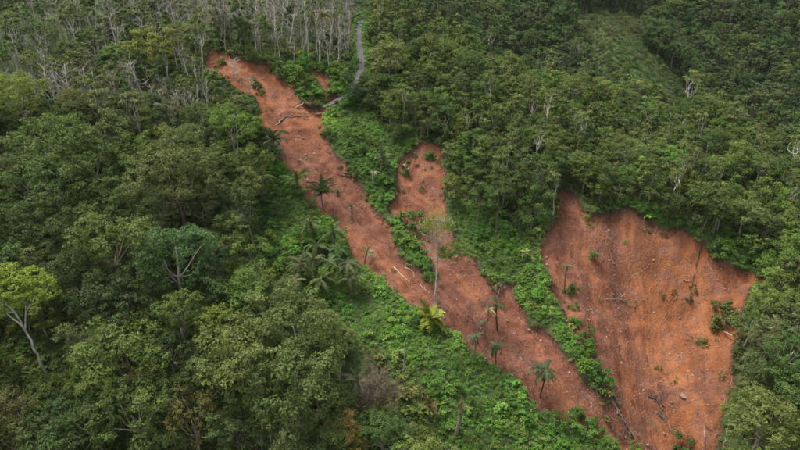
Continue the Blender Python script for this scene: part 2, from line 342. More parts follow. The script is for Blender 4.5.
# ------------------------------------------------------------------ the hillside sheet and the scars
def axis_lines(a, b, step, lo, hi, g=1.16):
    c = list(np.arange(a, b + 1e-6, step)); s = step; left = []; x = a
    while x > lo: s = min(s * g, 160); x -= s; left.append(x)
    s = step; right = []; x = c[-1]
    while x < hi: s = min(s * g, 160); x += s; right.append(x)
    return np.array(left[::-1] + c + right)
def build_terrain():
    xs = axis_lines(-72, 112, 0.55, -900, 1000); y1 = axis_lines(70, 188, 0.55, -420, 188.5)
    y2 = np.arange(y1[-1] + 1.2, 420, 1.6); y3 = axis_lines(y2[-1] + 1.8, y2[-1] + 1.9, 1.8, y2[-1] + 1.8, 1300)
    ys = np.r_[y1, y2, y3]
    X, Y = np.meshgrid(xs, ys, indexing='ij')
    Z, sd, sds, wid = final_z(X, Y, base_z(X, Y))
    a1, l1, a3, r3 = flow(X, Y)
    wv = fbm(X / 11 + 70, Y / 11, 3) * 5; a1 = a1 + wv; a3 = a3 + wv
    iswide = wid > np.maximum(sds['long'], sds['short'])
    fx = np.where(iswide, a3 + 300, a1); fy = np.where(iswide, r3, l1)
    u, v, _ = project(X, Y, Z)
    hue = np.where(iswide, sstep(585, 690, u + 25 * fbm(X / 9, Y / 9, 3)), 1 - sstep(80, 190, v + 30 * fbm(X / 8, Y / 8, 3)))
    ni, nj = X.shape
    idx = np.arange(ni * nj).reshape(ni, nj)
    Q = np.stack([idx[:-1, :-1], idx[1:, :-1], idx[1:, 1:], idx[:-1, 1:]], -1).reshape(-1, 4)
    xc = (X[:-1, :-1] + X[1:, 1:]).ravel() / 2; yc = (Y[:-1, :-1] + Y[1:, 1:]).ravel() / 2
    which = np.zeros(len(Q), int)
    for k, nm in enumerate(('long', 'short', 'wide', 'nick', 'cut')):
        s = sds[nm].ravel()[Q].mean(1); which = np.where((s > 0) & (which == 0), k + 1, which)
    V = np.c_[X.ravel(), Y.ravel(), Z.ravel()]
    fl = np.c_[fx.ravel(), fy.ravel(), np.zeros(V.shape[0])]
    names = ['hillside', 'landslide_scar', 'landslide_scar', 'landslide_scar', 'earth_cut', 'earth_cut']
    labels = ['green overgrown hillside around the red landslide scars',
              'longest red-brown scar, from the road down to the lower right', 'short red scar in the middle that joins the long one', 'wide bowl-shaped orange scar at the right',
              'small orange earth patch among shrubs above the broken road', 'tiny orange earth patch beside the broken road end']
    cats = ['hillside', 'landslide', 'landslide', 'landslide', 'bare earth', 'bare earth']
    for k in range(6):
        q = Q[which == k]; used, inv = np.unique(q, return_inverse=True)
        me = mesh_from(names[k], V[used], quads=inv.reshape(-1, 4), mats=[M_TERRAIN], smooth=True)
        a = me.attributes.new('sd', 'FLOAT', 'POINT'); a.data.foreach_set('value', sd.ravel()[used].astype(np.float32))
        a = me.attributes.new('hue', 'FLOAT', 'POINT'); a.data.foreach_set('value', hue.ravel()[used].astype(np.float32))
        a = me.attributes.new('flow', 'FLOAT_VECTOR', 'POINT'); a.data.foreach_set('vector', fl[used].astype(np.float32).ravel())
        tag(link(names[k], me), labels[k], cats[k], kind='structure')
build_terrain()

# ------------------------------------------------------------------ road along the ridge, torn off by the long scar
def ribbon(name, pts, w, lift=0.12, thick=0.35, mat=M_ROAD):
    P = np.array(pts); 
    t = np.linspace(0, len(P) - 1, len(P) * 14); i = np.minimum(t.astype(int), len(P) - 2); f = (t - i)[:, None]
    Pm = np.vstack([P[:1], P, P[-1:]])
    p0, p1, p2, p3 = Pm[i], Pm[i + 1], Pm[i + 2], Pm[np.minimum(i + 3, len(Pm) - 1)]
    C = 0.5 * (2 * p1 + (p2 - p0) * f + (2 * p0 - 5 * p1 + 4 * p2 - p3) * f ** 2 + (3 * p1 - p0 - 3 * p2 + p3) * f ** 3)
    T = np.gradient(C, axis=0); T /= np.linalg.norm(T, axis=1)[:, None]; S = np.c_[-T[:, 1], T[:, 0]]
    ww = w / 2 * (1 + 0.12 * np.array([fbm(np.array([k * 0.35]), np.array([2.0]), 2)[0] for k in range(len(C))]))[:, None]
    A, B = C - S * ww, C + S * ww
    zc = np.maximum(zat(C[:, 0], C[:, 1]), np.maximum(zat(A[:, 0], A[:, 1]), zat(B[:, 0], B[:, 1])))
    ker = np.ones(9) / 9; zc = np.convolve(np.pad(zc, 4, 'edge'), ker, 'valid') + lift
    V = np.vstack([np.c_[A, zc], np.c_[B, zc], np.c_[A, zc - thick], np.c_[B, zc - thick]]); n = len(C); k = np.arange(n - 1)
    Q = np.vstack([np.c_[k, k + 1, n + k + 1, n + k], np.c_[k, 2 * n + k, 2 * n + k + 1, k + 1], np.c_[n + k, n + k + 1, 3 * n + k + 1, 3 * n + k],
                   [[0, n, 3 * n, 2 * n]], [[n - 1, 3 * n - 1, 4 * n - 1, 2 * n - 1]]])
    return link(name, mesh_from(name, V, quads=Q, mats=[mat]))
tag(ribbon('road', ROADXY, 2.2, 0.06, 0.25), 'narrow grey asphalt road running over the ridge to the scar', 'road', kind='structure')

# ------------------------------------------------------------------ plant meshes
def unit(n, r=rng):
    v = r.normal(size=(n, 3)); return v / np.linalg.norm(v, axis=1)[:, None]
def leaf_quads(P, Nn, size, r, aspect=0.55, droop=0.18):
    n = len(P); Nn = Nn / np.linalg.norm(Nn, axis=1)[:, None]
    T = np.cross(Nn, unit(n, r)); T /= np.linalg.norm(T, axis=1)[:, None] + 1e-9; B = np.cross(Nn, T)
    s = np.asarray(size).reshape(-1, 1) * np.ones((n, 1))
    v = np.stack([P - T * s * 0.5, P + B * s * aspect * 0.5 + Nn * s * 0.06, P + T * s * 0.5 - Nn * s * droop, P - B * s * aspect * 0.5 + Nn * s * 0.06], 1)
    return v.reshape(-1, 3), np.arange(4 * n).reshape(-1, 4)
class Tubes:
    def __init__(self): self.V = []; self.Q = []; self.T = []; self.n = 0
    def add(self, pts, rad, sides=5):
        pts = np.asarray(pts, float); rad = np.asarray(rad, float); m = len(pts)
        T = np.gradient(pts, axis=0); T /= np.linalg.norm(T, axis=1)[:, None] + 1e-9
        ref = np.array([0.31, 0.95, 0.05]); A = np.cross(T, ref); A /= np.linalg.norm(A, axis=1)[:, None] + 1e-9; B = np.cross(T, A)
        an = np.arange(sides) * 2 * math.pi / sides
        ring = pts[:, None] + rad[:, None, None] * (np.cos(an)[None, :, None] * A[:, None] + np.sin(an)[None, :, None] * B[:, None])
        i = np.arange(m - 1)[:, None] * sides; j = np.arange(sides)[None]; j2 = (j + 1) % sides
        q = np.stack([i + j, i + j2, i + sides + j2, i + sides + j], -1).reshape(-1, 4) + self.n
        self.V.append(ring.reshape(-1, 3)); self.Q.append(q); self.n += m * sides
        c = len(pts) - 1
        self.V.append(pts[-1:]); e = self.n; self.n += 1
        self.T.append(np.stack([np.arange(sides) + e - sides, (np.arange(sides) + 1) % sides + e - sides, np.full(sides, e)], -1))
    def arrays(self): return np.vstack(self.V), np.vstack(self.Q), np.vstack(self.T)
    def mesh(self, name, mat=None):
        V, Q, T = self.arrays(); return mesh_from(name, V, Q, T, [mat or M_BARK], smooth=True)
def bent(a, b, n, wob, r, sag=0.0):
    a = np.array(a, float); b = np.array(b, float); t = np.linspace(0, 1, n)[:, None]
    p = a + (b - a) * t; off = r.normal(size=(1, 3)) * wob; off2 = r.normal(size=(1, 3)) * wob * 0.5
    return p + off * np.sin(t * math.pi) + off2 * np.sin(2 * t * math.pi) + np.array([[0, 0, sag]]) * np.sin(t * math.pi)

def crown_data(seed, R, h, flat=0.62, lobes=14, subs=13, per=24, leaf=0.4, cover=1.0, spread=1.0, openn=0.0, low=0.35, shape='dome'):
    """broad-leaved crown: lobes on a dome, clumps on the lobes, leaves on the clumps; returns arrays and lobe centres"""
    r = np.random.default_rng(seed); C = np.array([0, 0, h - flat * R])
    ctr = []; rad = []; lean2 = r.normal(0, 0.22, 2); ecc = r.uniform(0.8, 1.2)
    for k in range(lobes):
        best = None
        for _ in range(12):
            if shape == 'dome':
                ct = r.uniform(-low, 1.0); st = math.sqrt(max(0, 1 - ct * ct)); ph = r.uniform(0, 2 * math.pi)
                q = r.uniform(0.42, 0.95) if r.random() < 0.8 else r.uniform(0.85, 1.15); p = np.array([st * math.cos(ph) * R * q * spread, st * math.sin(ph) * R * q * spread, ct * R * flat * q])
            elif shape == 'tall':
                zz = r.uniform(-1, 1); ph = r.uniform(0, 2 * math.pi); w = math.sqrt(max(0, 1 - zz * zz)) * R * 0.6 * r.uniform(0.4, 1)
                p = np.array([w * math.cos(ph), w * math.sin(ph), zz * R * flat * 1.5])
            else:   # layered
                ph = r.uniform(0, 2 * math.pi); q = math.sqrt(r.uniform(0.05, 0.8)); zz = r.choice([-0.5, 0.0, 0.45, 0.8])
                q *= (1 - 0.35 * max(zz, 0)); p = np.array([q * R * math.cos(ph), q * R * math.sin(ph), zz * R * flat + r.normal() * 0.2])
            dd = min([np.linalg.norm(p - c) for c in ctr], default=9)
            if best is None or dd > best[0]: best = (dd, p)
        bp = best[1].copy(); bp[:2] += lean2 * bp[2]; bp[0] *= ecc; bp[1] /= ecc
        ctr.append(bp); rad.append(R * r.uniform(0.17, 0.4) * (1.15 if shape == 'dome' else 0.95))
    Pl, Nl, Sl, Tl = [], [], [], []
    for c, rr in zip(ctr, rad):
        ns = max(4, int(subs * (rr / (0.36 * R)) ** 2 * r.uniform(0.75, 1.2) * cover))
        d = unit(ns * 2, r); d[:, 2] += 0.35; d /= np.linalg.norm(d, axis=1)[:, None]
        outw = c / (np.linalg.norm(c) + 1e-6); keep = (d @ outw > -0.45) | (r.random(len(d)) < 0.2); d = d[keep][:ns]
        lob_t = r.uniform(-0.12, 0.12)
        for dv in d:
            sc = c + dv * rr * r.uniform(0.72, 1.05) * np.array([1, 1, 0.8]); sr = r.uniform(0.75, 1.25) * leaf * 1.75
            m = max(5, int(per * r.uniform(0.7, 1.3)))
            e = unit(m, r); e[:, 2] = e[:, 2] * 0.75 + 0.22
            Pl.append(sc + e * sr * r.uniform(0.45, 1.0, (m, 1)) * np.array([1.1, 1.1, 0.7]))
            Nl.append(e * 0.7 + dv * 0.55 + np.array([0, 0, 0.45]) + unit(m, r) * 0.55)
            Sl.append(leaf * r.uniform(0.65, 1.3, m)); Tl.append(np.clip(0.5 + lob_t + r.normal() * 0.17 + r.normal(size=m) * 0.13, 0, 1))
        m = int(22 * cover); e = unit(m, r)
        Pl.append(c + e * rr * r.uniform(0.2, 0.65, (m, 1))); Nl.append(e + np.array([0, 0, 0.6])); Sl.append(leaf * 1.9 * r.uniform(0.8, 1.2, m)); Tl.append(np.full(m, 0.4))
    P = np.vstack(Pl) + C; V, Q = leaf_quads(P, np.vstack(Nl), np.concatenate(Sl), r)
    return V, Q, np.concatenate(Tl), [c + C for c in ctr], C
def trunk_tubes(seed, h, ctr, C, rb=0.3, limbs=8, lean=0.4, forkz=None):
    r = np.random.default_rng(seed + 99); tb = Tubes()
    zf = C[2] * 0.72 if forkz is None else forkz
    top = np.array([r.normal() * lean, r.normal() * lean, zf])
    pts = bent((0, 0, -1.2), top, 7, 0.16 * lean + 0.1, r); tb.add(pts, np.linspace(rb * 1.25, rb * 0.7, 7), 7)
    tb.add(bent(top, C + np.array([0, 0, 0.4]), 5, 0.25, r), np.linspace(rb * 0.66, rb * 0.2, 5), 5)
    for c in ctr[:limbs]:
        s = pts[-1] * 0.9 + pts[-2] * 0.1 if r.random() < 0.6 else pts[-2]
        tb.add(bent(s, c, 6, 0.4, r, -0.3), np.linspace(rb * 0.45, rb * 0.1, 6), 5)
    return tb

TREE = {}
def make_tree_kind(key, n, seed, trunk_r=0.3, limbs=8, lean=0.4, **kw):
    L = []
    for k in range(n):
        r = np.random.default_rng(seed + 31 * k)
        kk = dict(kw); kk['flat'] = kw.get('flat', 0.62) * r.uniform(0.85, 1.2); kk['lobes'] = int(kw.get('lobes', 14) * r.uniform(0.8, 1.25))
        V, Q, T, ctr, C = crown_data(seed + 31 * k, **kk)
        tb = trunk_tubes(seed + 31 * k, kw['h'], ctr, C, trunk_r, limbs, lean)
        d = dict(R=kw['R'], h=kw['h'], hc=float(C[2]), V=V, Q=Q, T=T, tb=tb,
                 crown=mesh_from(key + '_crown', V, Q, mats=[M_LEAF], tint=T), trunk=tb.mesh(key + '_trunk'))
        L.append(d)
    TREE[key] = L
make_tree_kind('big', 8, 100, R=5.6, h=17.0, lobes=26, subs=15, per=20, leaf=0.38, flat=0.86, low=0.75, trunk_r=0.34, limbs=9)
make_tree_kind('layer', 5, 400, R=5.0, h=16.5, lobes=27, subs=12, per=18, leaf=0.37, flat=0.95, shape='layer', trunk_r=0.28, limbs=14)
make_tree_kind('mid', 8, 700, R=3.6, h=10.5, lobes=18, subs=11, per=18, leaf=0.38, flat=0.95, low=0.8, trunk_r=0.2, limbs=6)
make_tree_kind('tall', 4, 900, R=2.9, h=11.5, lobes=18, subs=9, per=16, leaf=0.38, flat=1.1, shape='tall', trunk_r=0.17, limbs=7)
make_tree_kind('slender', 5, 1100, R=2.2, h=12.5, lobes=9, subs=6, per=12, leaf=0.38, flat=0.75, cover=0.75, shape='layer', trunk_r=0.15, limbs=9, lean=0.5)
make_tree_kind('shrub', 5, 1300, R=1.5, h=2.1, lobes=8, subs=8, per=15, leaf=0.34, flat=0.75, low=0.8, trunk_r=0.06, limbs=5, lean=0.1)

def bare_data(seed, h=12, rb=0.14, prim=15, sec=4, ter=3, spread=0.5, start=0.35, up=0.75, thick=1.0, fan=1.0):
    r = np.random.default_rng(seed); trunk = Tubes(); br = Tubes()
    top = np.array([r.normal() * 0.5, r.normal() * 0.5, h]); pts = bent((0, 0, -1), top, 10, 0.3, r)
    trunk.add(pts, np.linspace(rb * 1.2, rb * 0.25, 10), 6)
    for k in range(prim):
        t = start + (1 - start) * (k + r.random()) / prim * 0.97; f = t * 9; i = min(int(f), 8); s = pts[i] * (1 - f + i) + pts[i + 1] * (f - i)
        ph = r.uniform(0, 2 * math.pi); L = h * spread * (1.05 - 0.75 * t) * r.uniform(0.6, 1.25) + 0.5
        d = np.array([math.cos(ph) * fan, math.sin(ph) * fan, up * r.uniform(0.5, 1.4)]); d /= np.linalg.norm(d); e = s + d * L
        b = bent(s, e, 5, 0.12 * L, r); br.add(b, np.linspace(rb * 0.42, rb * 0.16, 5) * thick, 4)
        for q in range(sec):
            s2 = b[r.integers(1, 5)]; d2 = d * 0.7 + unit(1, r)[0] * 0.75 + np.array([0, 0, 0.25]); d2 /= np.linalg.norm(d2); L2 = L * r.uniform(0.3, 0.6)
            b2 = bent(s2, s2 + d2 * L2, 4, 0.1 * L2, r); br.add(b2, np.linspace(rb * 0.22, rb * 0.1, 4) * thick, 3)
            for w in range(ter):
                s3 = b2[r.integers(1, 4)]; d3 = d2 * 0.7 + unit(1, r)[0] * 0.8; L3 = L2 * r.uniform(0.3, 0.7)
                br.add(bent(s3, s3 + d3 * L3, 3, 0.05 * L3, r), np.array([rb * 0.13, rb * 0.1, rb * 0.06]) * thick, 3)
    return trunk, br
BARE = []
for k in range(6):
    t, b = bare_data(2000 + k, h=(11.5, 9.5, 13, 8, 12.5, 10.5)[k], rb=0.14 + 0.03 * (k % 3), prim=11, sec=4, ter=2, spread=0.34 + 0.05 * (k % 2), start=0.38, up=1.0, thick=1.0)
    BARE.append(dict(h=11.5, hc=7.5, R=2.0, trunk=t.mesh('bare_trunk'), crown=b.mesh('bare_crown')))
TWIG = []   # dense dry twiggy crowns
for k in range(2):
    t, b = bare_data(2100 + k, h=10, rb=0.2, prim=26, sec=7, ter=5, spread=0.55, start=0.35, up=0.8, thick=0.9)
    TWIG.append(dict(h=10, hc=6.5, R=3.5, trunk=t.mesh('twig_trunk'), crown=b.mesh('twig_crown')))

# palm fronds: rachis with two rows of leaflets, shared by every frond object
def frond_mesh(name, L, arch, n=15, ll=0.75, hang=0.5, seed=1, ragged=0.0):
    r = np.random.default_rng(seed); V, T, Q = [], [], []
    t = np.linspace(0, 1, n + 1); ang = math.radians(6) - arch * t ** 1.4
    seg = L / n; X = np.r_[0, np.cumsum(np.cos(ang[:-1]) * seg)]; Z = np.r_[0, np.cumsum(np.sin(ang[:-1]) * seg)]
    P = np.c_[X, np.zeros(n + 1), Z]
    for k in range(n):      # rachis strip
        w0, w1 = 0.07 * (1 - k / n) + 0.015, 0.07 * (1 - (k + 1) / n) + 0.012; i = len(V)
        V += [P[k] + (0, w0, 0), P[k] - (0, w0, 0), P[k + 1] - (0, w1, 0), P[k + 1] + (0, w1, 0)]; Q.append((i, i + 1, i + 2, i + 3))
    for k in range(2, n + 1):
        f = k / n; l = ll * math.sin(math.pi * min(1, 0.18 + 0.78 * f)) ** 0.6
        if r.random() < ragged: continue
        for s in (-1, 1):
            d = np.array([0.62 + r.normal() * .12, s * 0.85, -hang * r.uniform(0.6, 1.3) + 0.15]); d /= np.linalg.norm(d); i = len(V); tip = P[k] + d * l * r.uniform(0.8, 1.15)
            w = 0.115 * L / 3; V += [P[k] + (w, 0, 0), P[k] - (w, 0, 0), tip]; T.append((i, i + 1, i + 2))
    tint = np.clip(0.5 + r.normal(size=len(Q) + len(T)) * 0.2, 0, 1)
    return mesh_from(name, np.array(V), Q, T, [M_LEAF], tint)
FR = {'arch': [frond_mesh('frond', 4.3, 1.5, 22, 1.0, 0.6, 1), frond_mesh('frond', 3.8, 1.1, 20, 0.95, 0.7, 2), frond_mesh('frond', 4.5, 1.9, 22, 0.95, 0.9, 3)],
      'dry': [frond_mesh('frond', 2.2, 2.6, 12, 0.5, 1.2, 4, 0.3), frond_mesh('frond', 1.8, 2.9, 12, 0.45, 1.4, 5, 0.35)],
      'broad': [frond_mesh('frond', 2.7, 1.3, 9, 0.85, 0.35, 6), frond_mesh('frond', 2.3, 1.6, 9, 0.8, 0.4, 7)]}
for me in FR['broad']:     # broad leaves: fatten the leaflets of the wide-leaved plant
    for p in me.polygons:
        if p.loop_total == 3:
            a, b = me.vertices[p.vertices[0]], me.vertices[p.vertices[1]]; c = (a.co + b.co) / 2
            a.co = c + (a.co - c) * 2.6; b.co = c + (b.co - c) * 2.6
PTRUNK = {}
def palm_trunk(h, r0=0.17):
    key = (round(h), r0)
    if key not in PTRUNK:
        r = np.random.default_rng(int(h * 10)); tb = Tubes(); n = max(8, int(h * 2.2)); pts = bent((0, 0, -1), (0, 0, h), n, 0.18, r)
        rad = np.linspace(r0 * 1.25, r0 * 0.85, n) * (1 + 0.16 * (np.arange(n) % 2)); rad[-2:] *= 1.35; tb.add(pts, rad, 7); PTRUNK[key] = tb.mesh('palm_trunk')
    return PTRUNK[key]

# ------------------------------------------------------------------ regions of the photo
REG = {
 'lush1': [(256, 150), (285, 160), (310, 190), (350, 232), (380, 270), (440, 318), (500, 364), (545, 410), (600, 430), (645, 452), (470, 470), (440, 440), (440, 405), (405, 372), (372, 345), (330, 325), (290, 300), (262, 262), (246, 225), (262, 195)],
 'lush2': [(322, 112), (350, 98), (372, 112), (392, 140), (416, 140), (399, 165), (397, 200), (386, 212), (376, 214), (343, 170), (322, 130)],
 'lush3': [(448, 205), (490, 205), (525, 235), (545, 262), (560, 310), (577, 345), (592, 368), (606, 392), (600, 393), (572, 362), (517, 302), (515, 290), (481, 272), (454, 241)],
 'strip': [(392, 212), (420, 212), (428, 255), (437, 298), (414, 265), (400, 255)],
 'rim': [(702, 236), (740, 240), (778, 262), (785, 285), (750, 271), (719, 258)],
 'rim2': [(590, 210), (640, 198), (700, 228), (702, 238), (665, 226), (628, 205)],
 'bare': [(60, -60), (356, -60), (352, 62), (330, 70), (300, 66), (270, 62), (215, 54), (140, 45), (90, 10)],
 'verge': [(345, -40), (376, -40), (374, 60), (378, 95), (345, 92), (330, 68), (350, 60)],
 'bushy': [(270, 62), (300, 64), (345, 64), (352, 76), (350, 95), (330, 92), (320, 108), (304, 100), (290, 86), (275, 78)],
 'brown': [(562, 18), (600, 10), (636, 14), (648, 30), (636, 44), (575, 40)],
 'glade': [(588, 42), (640, 45), (660, 58), (680, 80), (700, 108), (672, 104), (640, 102), (612, 92), (598, 68)],
}
def inpoly(u, v, P):
    c = False
    for (x1, y1), (x2, y2) in zip(P, P[1:] + P[:1]):
        if (y1 > v) != (y2 > v) and u < (x2 - x1) * (v - y1) / (y2 - y1) + x1: c = not c
    return c
RU0, RV0, RW, RH = -120, -100, 1040, 700
_ru, _rv = np.meshgrid(np.arange(RU0, RU0 + RW), np.arange(RV0, RV0 + RH), indexing='ij')
RNAMES = list(REG) + ['thin', 'left', 'right', 'mid']
RMAP = np.full(_ru.shape, RNAMES.index('mid'))
RMAP[(_ru > 735) & (_rv > 285)] = RNAMES.index('right')
RMAP[(_ru < 300) | ((_ru < 440) & (_rv > 330))] = RNAMES.index('left')
RMAP[(_ru < 300) & (_rv < 128)] = RNAMES.index('thin')
for _k, _P in list(REG.items())[::-1]: RMAP[inside(_ru, _rv, np.array(_P, float))] = RNAMES.index(_k)
def pix(u, v): return np.clip(np.round(np.asarray(u) - RU0).astype(int), 0, RW - 1), np.clip(np.round(np.asarray(v) - RV0).astype(int), 0, RH - 1)
def regions(u, v): return np.array(RNAMES)[RMAP[pix(u, v)]]
KEEP_HARD = [PX['long'], PX['short'], PX['wide'], PX['nick'], PX['cut'], [(355, 14), (366, 14), (368, 66), (354, 66)], [(318, 110), (345, 92), (348, 98), (322, 116)]]
KEEP_SOFT = [REG['lush1'], REG['lush2'], REG['lush3'], REG['strip'], REG['glade'], REG['brown'], REG['rim'], REG['bushy']]
KMAP = np.zeros(_ru.shape, int)
for _P in KEEP_SOFT: KMAP[inside(_ru, _rv, np.array(_P, float))] = 1
for _P in KEEP_HARD: KMAP[inside(_ru, _rv, np.array(_P, float))] = 2
KMAP_NEAR = inside(_ru, _rv, np.array([(-10, 246), (66, 250), (66, 305), (60, 385), (30, 385), (-10, 345)], float))
KMAP_DRY = inside(_ru, _rv, np.array([(350, 348), (410, 355), (438, 400), (470, 400), (470, 445), (440, 445), (408, 400), (350, 402)], float))
def blocked(b, h, hc, R, hard=0.05, soft=0.3, d=999):
    """how much of the crown would stand in front of bare earth, road or open green"""
    n = 16; k = np.arange(n); a = k * 2.399; q = np.sqrt((k + 0.5) / n) * 1.05
    x = np.r_[b[0] + R * q * np.cos(a), b[0], b[0]]; z = np.r_[b[2] + hc + (h - hc) * q * np.sin(a), b[2] + hc * .35, b[2] + hc * .65]
    u, v, _ = project(x, np.full(n + 2, b[1]), z); m = KMAP[pix(u, v)]
    if d < 108 and KMAP_NEAR[pix(u, v)].mean() > 0.06: return True
    if KMAP_DRY[pix(u, v)].mean() > 0.12: return True
    return (m == 2).mean() > hard or (m == 1).mean() > soft

# ------------------------------------------------------------------ labels
ANCH = [(60, 15, 'in the upper left corner'), (150, 60, 'in the thin pale-trunked wood at upper left'), (50, 105, 'on the left edge above the dense forest'), (175, 110, "left of the long scar's head"),
 (40, 200, 'by the left edge, halfway down'), (130, 200, 'in the left forest, halfway down'), (225, 225, 'on the forest edge beside the green clearing'), (40, 330, 'near the yellow-green tree at the left edge'),
 (140, 300, 'in the dark hollow of the left forest'), (160, 370, 'in the lower left forest'), (260, 330, 'in the forest below the palm thicket'), (50, 420, 'in the lower left corner'), (170, 425, 'at the bottom edge, lower left'),
 (300, 410, 'at the bottom edge below the clearing'), (400, 400, 'beside the dry brown trees at bottom'), (160, 15, 'in the left end of the bare grove'), (215, 8, 'at the top edge above the long scar'), (230, 38, 'just behind the head of the long scar'), (285, 8, 'at the top edge in the middle grove'), (280, 45, 'in the grove above the bushes'), (335, 8, 'at the top edge left of the road'), (325, 45, 'in the grove beside the road'), (330, 80, 'beside the broken road'),
 (400, 25, 'right of the road at the top'), (390, 95, 'between the road and the short scar'), (470, 60, 'in the upper middle forest'), (480, 120, 'above the head of the short scar'), (520, 175, "right of the short scar's head"),
 (600, 140, "above the wide scar's left peak"), (600, 185, "on the wide scar's upper left rim"), (680, 180, "above the wide scar's rim"), (690, 130, 'in front of the far valley'), (770, 150, 'by the right edge, upper part'), (765, 225, "above the wide scar's right tip"), (770, 320, 'right of the wide scar'),
 (770, 400, 'in the lower right corner'), (620, 60, 'beside the far clearing'), (740, 50, 'on the far slope at upper right'), (500, 10, 'on the far slope at top middle'), (330, 250, 'in the palm thicket beside the long scar'), (290, 180, 'in the green clearing beside the long scar'), (360, 340, 'on the lower green clearing'),
 (500, 400, 'on the green slope below the long scar'), (360, 150, 'on the green strip above the short scar'), (410, 235, 'on the green strip between the narrow scars'), (530, 270, 'on the green strip left of the wide scar'), (600, 380, 'where the narrow and wide scars meet'), (650, 350, 'standing on the wide scar'), (470, 320, 'on the lower long scar')]
PENDING = []
def where(u, v): return min(ANCH, key=lambda a: (a[0] - u) ** 2 + 1.6 * (a[1] - v) ** 2)[2]
def pend(o, look, u, v, cat, group):
    o['category'] = cat; o['group'] = group; PENDING.append((o, look, where(u, v), u, v))
def flush_labels():
    D = {}
    for p in PENDING: D.setdefault((p[1], p[2]), []).append(p)
    W = ['', 'second', 'third', 'fourth', 'fifth', 'sixth', 'seventh', 'eighth', 'ninth', 'tenth', 'eleventh', 'twelfth', 'thirteenth', 'fourteenth', 'fifteenth', 'sixteenth', 'seventeenth', 'eighteenth', 'nineteenth', 'twentieth'] + ['twenty-' + q for q in ('first', 'second', 'third', 'fourth', 'fifth', 'sixth', 'seventh', 'eighth', 'ninth')]
    for (look, wh), L in D.items():
        L.sort(key=lambda p: p[3]); n = len(L)
        for i, p in enumerate(L):
            if n == 1: s = f'{look} {wh}'
            elif i == 0: s = f'leftmost {look} {wh}'
            elif i == n - 1: s = f'rightmost {look} {wh}'
            elif i < len(W): s = f'{W[i]} {look} from left {wh}'
            else: s = f'{look} {wh}, row {i // 20}'
            p[0]['label'] = s
def colour_word(c):
    r, g, b = c
    if r > g * 1.05: return 'brownish'
    if g > 0.115 and r / g > 0.62: return 'yellow-green'
    if g > 0.1: return 'bright green'
    if b / g > 0.5: return 'bluish green'
    if r / g > 0.72: return 'olive green'
    if g < 0.058: return 'dark green'
    return 'mid green'

# ------------------------------------------------------------------ placing plants
COUNT = {}
def put_tree(name, proto, b, rz, s, leafc, barkc, crown_name='crown', tilt=(0, 0)):
    root = bpy.data.objects.new(name, None); root.empty_display_size = 0.5; col.objects.link(root)
    root.location = b; root.rotation_euler = (tilt[0], tilt[1], rz); root.scale = (s, s, s) if isinstance(s, (int, float)) else s
    link('trunk', proto['trunk'], root, barkc); link(crown_name, proto['crown'], root, leafc)
    return root
GREENS = {'left': [(0.07, 0.086, 0.036), (0.056, 0.076, 0.031), (0.08, 0.098, 0.037), (0.05, 0.08, 0.036), (0.095, 0.112, 0.04), (0.046, 0.063, 0.027)],
          'mid': [(0.1, 0.122, 0.042), (0.088, 0.1, 0.052), (0.055, 0.082, 0.028), (0.064, 0.1, 0.03), (0.078, 0.098, 0.034), (0.045, 0.068, 0.028), (0.085, 0.112, 0.036), (0.074, 0.086, 0.04)],
          'thin': [(0.062, 0.088, 0.036), (0.08, 0.092, 0.045), (0.05, 0.08, 0.028), (0.07, 0.11, 0.034), (0.046, 0.066, 0.028)],
          'lush': [(0.066, 0.128, 0.034), (0.078, 0.15, 0.038), (0.055, 0.106, 0.03), (0.094, 0.15, 0.042)]}
def pick(key, j=0.2):
    c = np.array(GREENS[key][rng.integers(len(GREENS[key]))]); return tuple(c * (1 + rng.normal(0, j)) * (1 + rng.normal(0, 0.06, 3)))
BARKS = [(0.22, 0.19, 0.15), (0.3, 0.27, 0.23), (0.16, 0.13, 0.1), (0.36, 0.33, 0.29)]
CELLS = {}   # (x, y, crown radius) in 9 m cells
def occupy(x, y, R): CELLS.setdefault((int(x // 9), int(y // 9)), []).append((x, y, R))
def free(x, y, R, f=0.62):
    i, j = int(x // 9), int(y // 9)
    for ii in (i - 1, i, i + 1):
        for jj in (j - 1, j, j + 1):
            for (a, b, q) in CELLS.get((ii, jj), ()):
                dx = a - x; dy = b - y; m = (q + R) * f
                if dx * dx + dy * dy < m * m: return False
    return True
SURVEY = []   # trees read off the photo: crown centre px, crown width px, mesh kind, colour
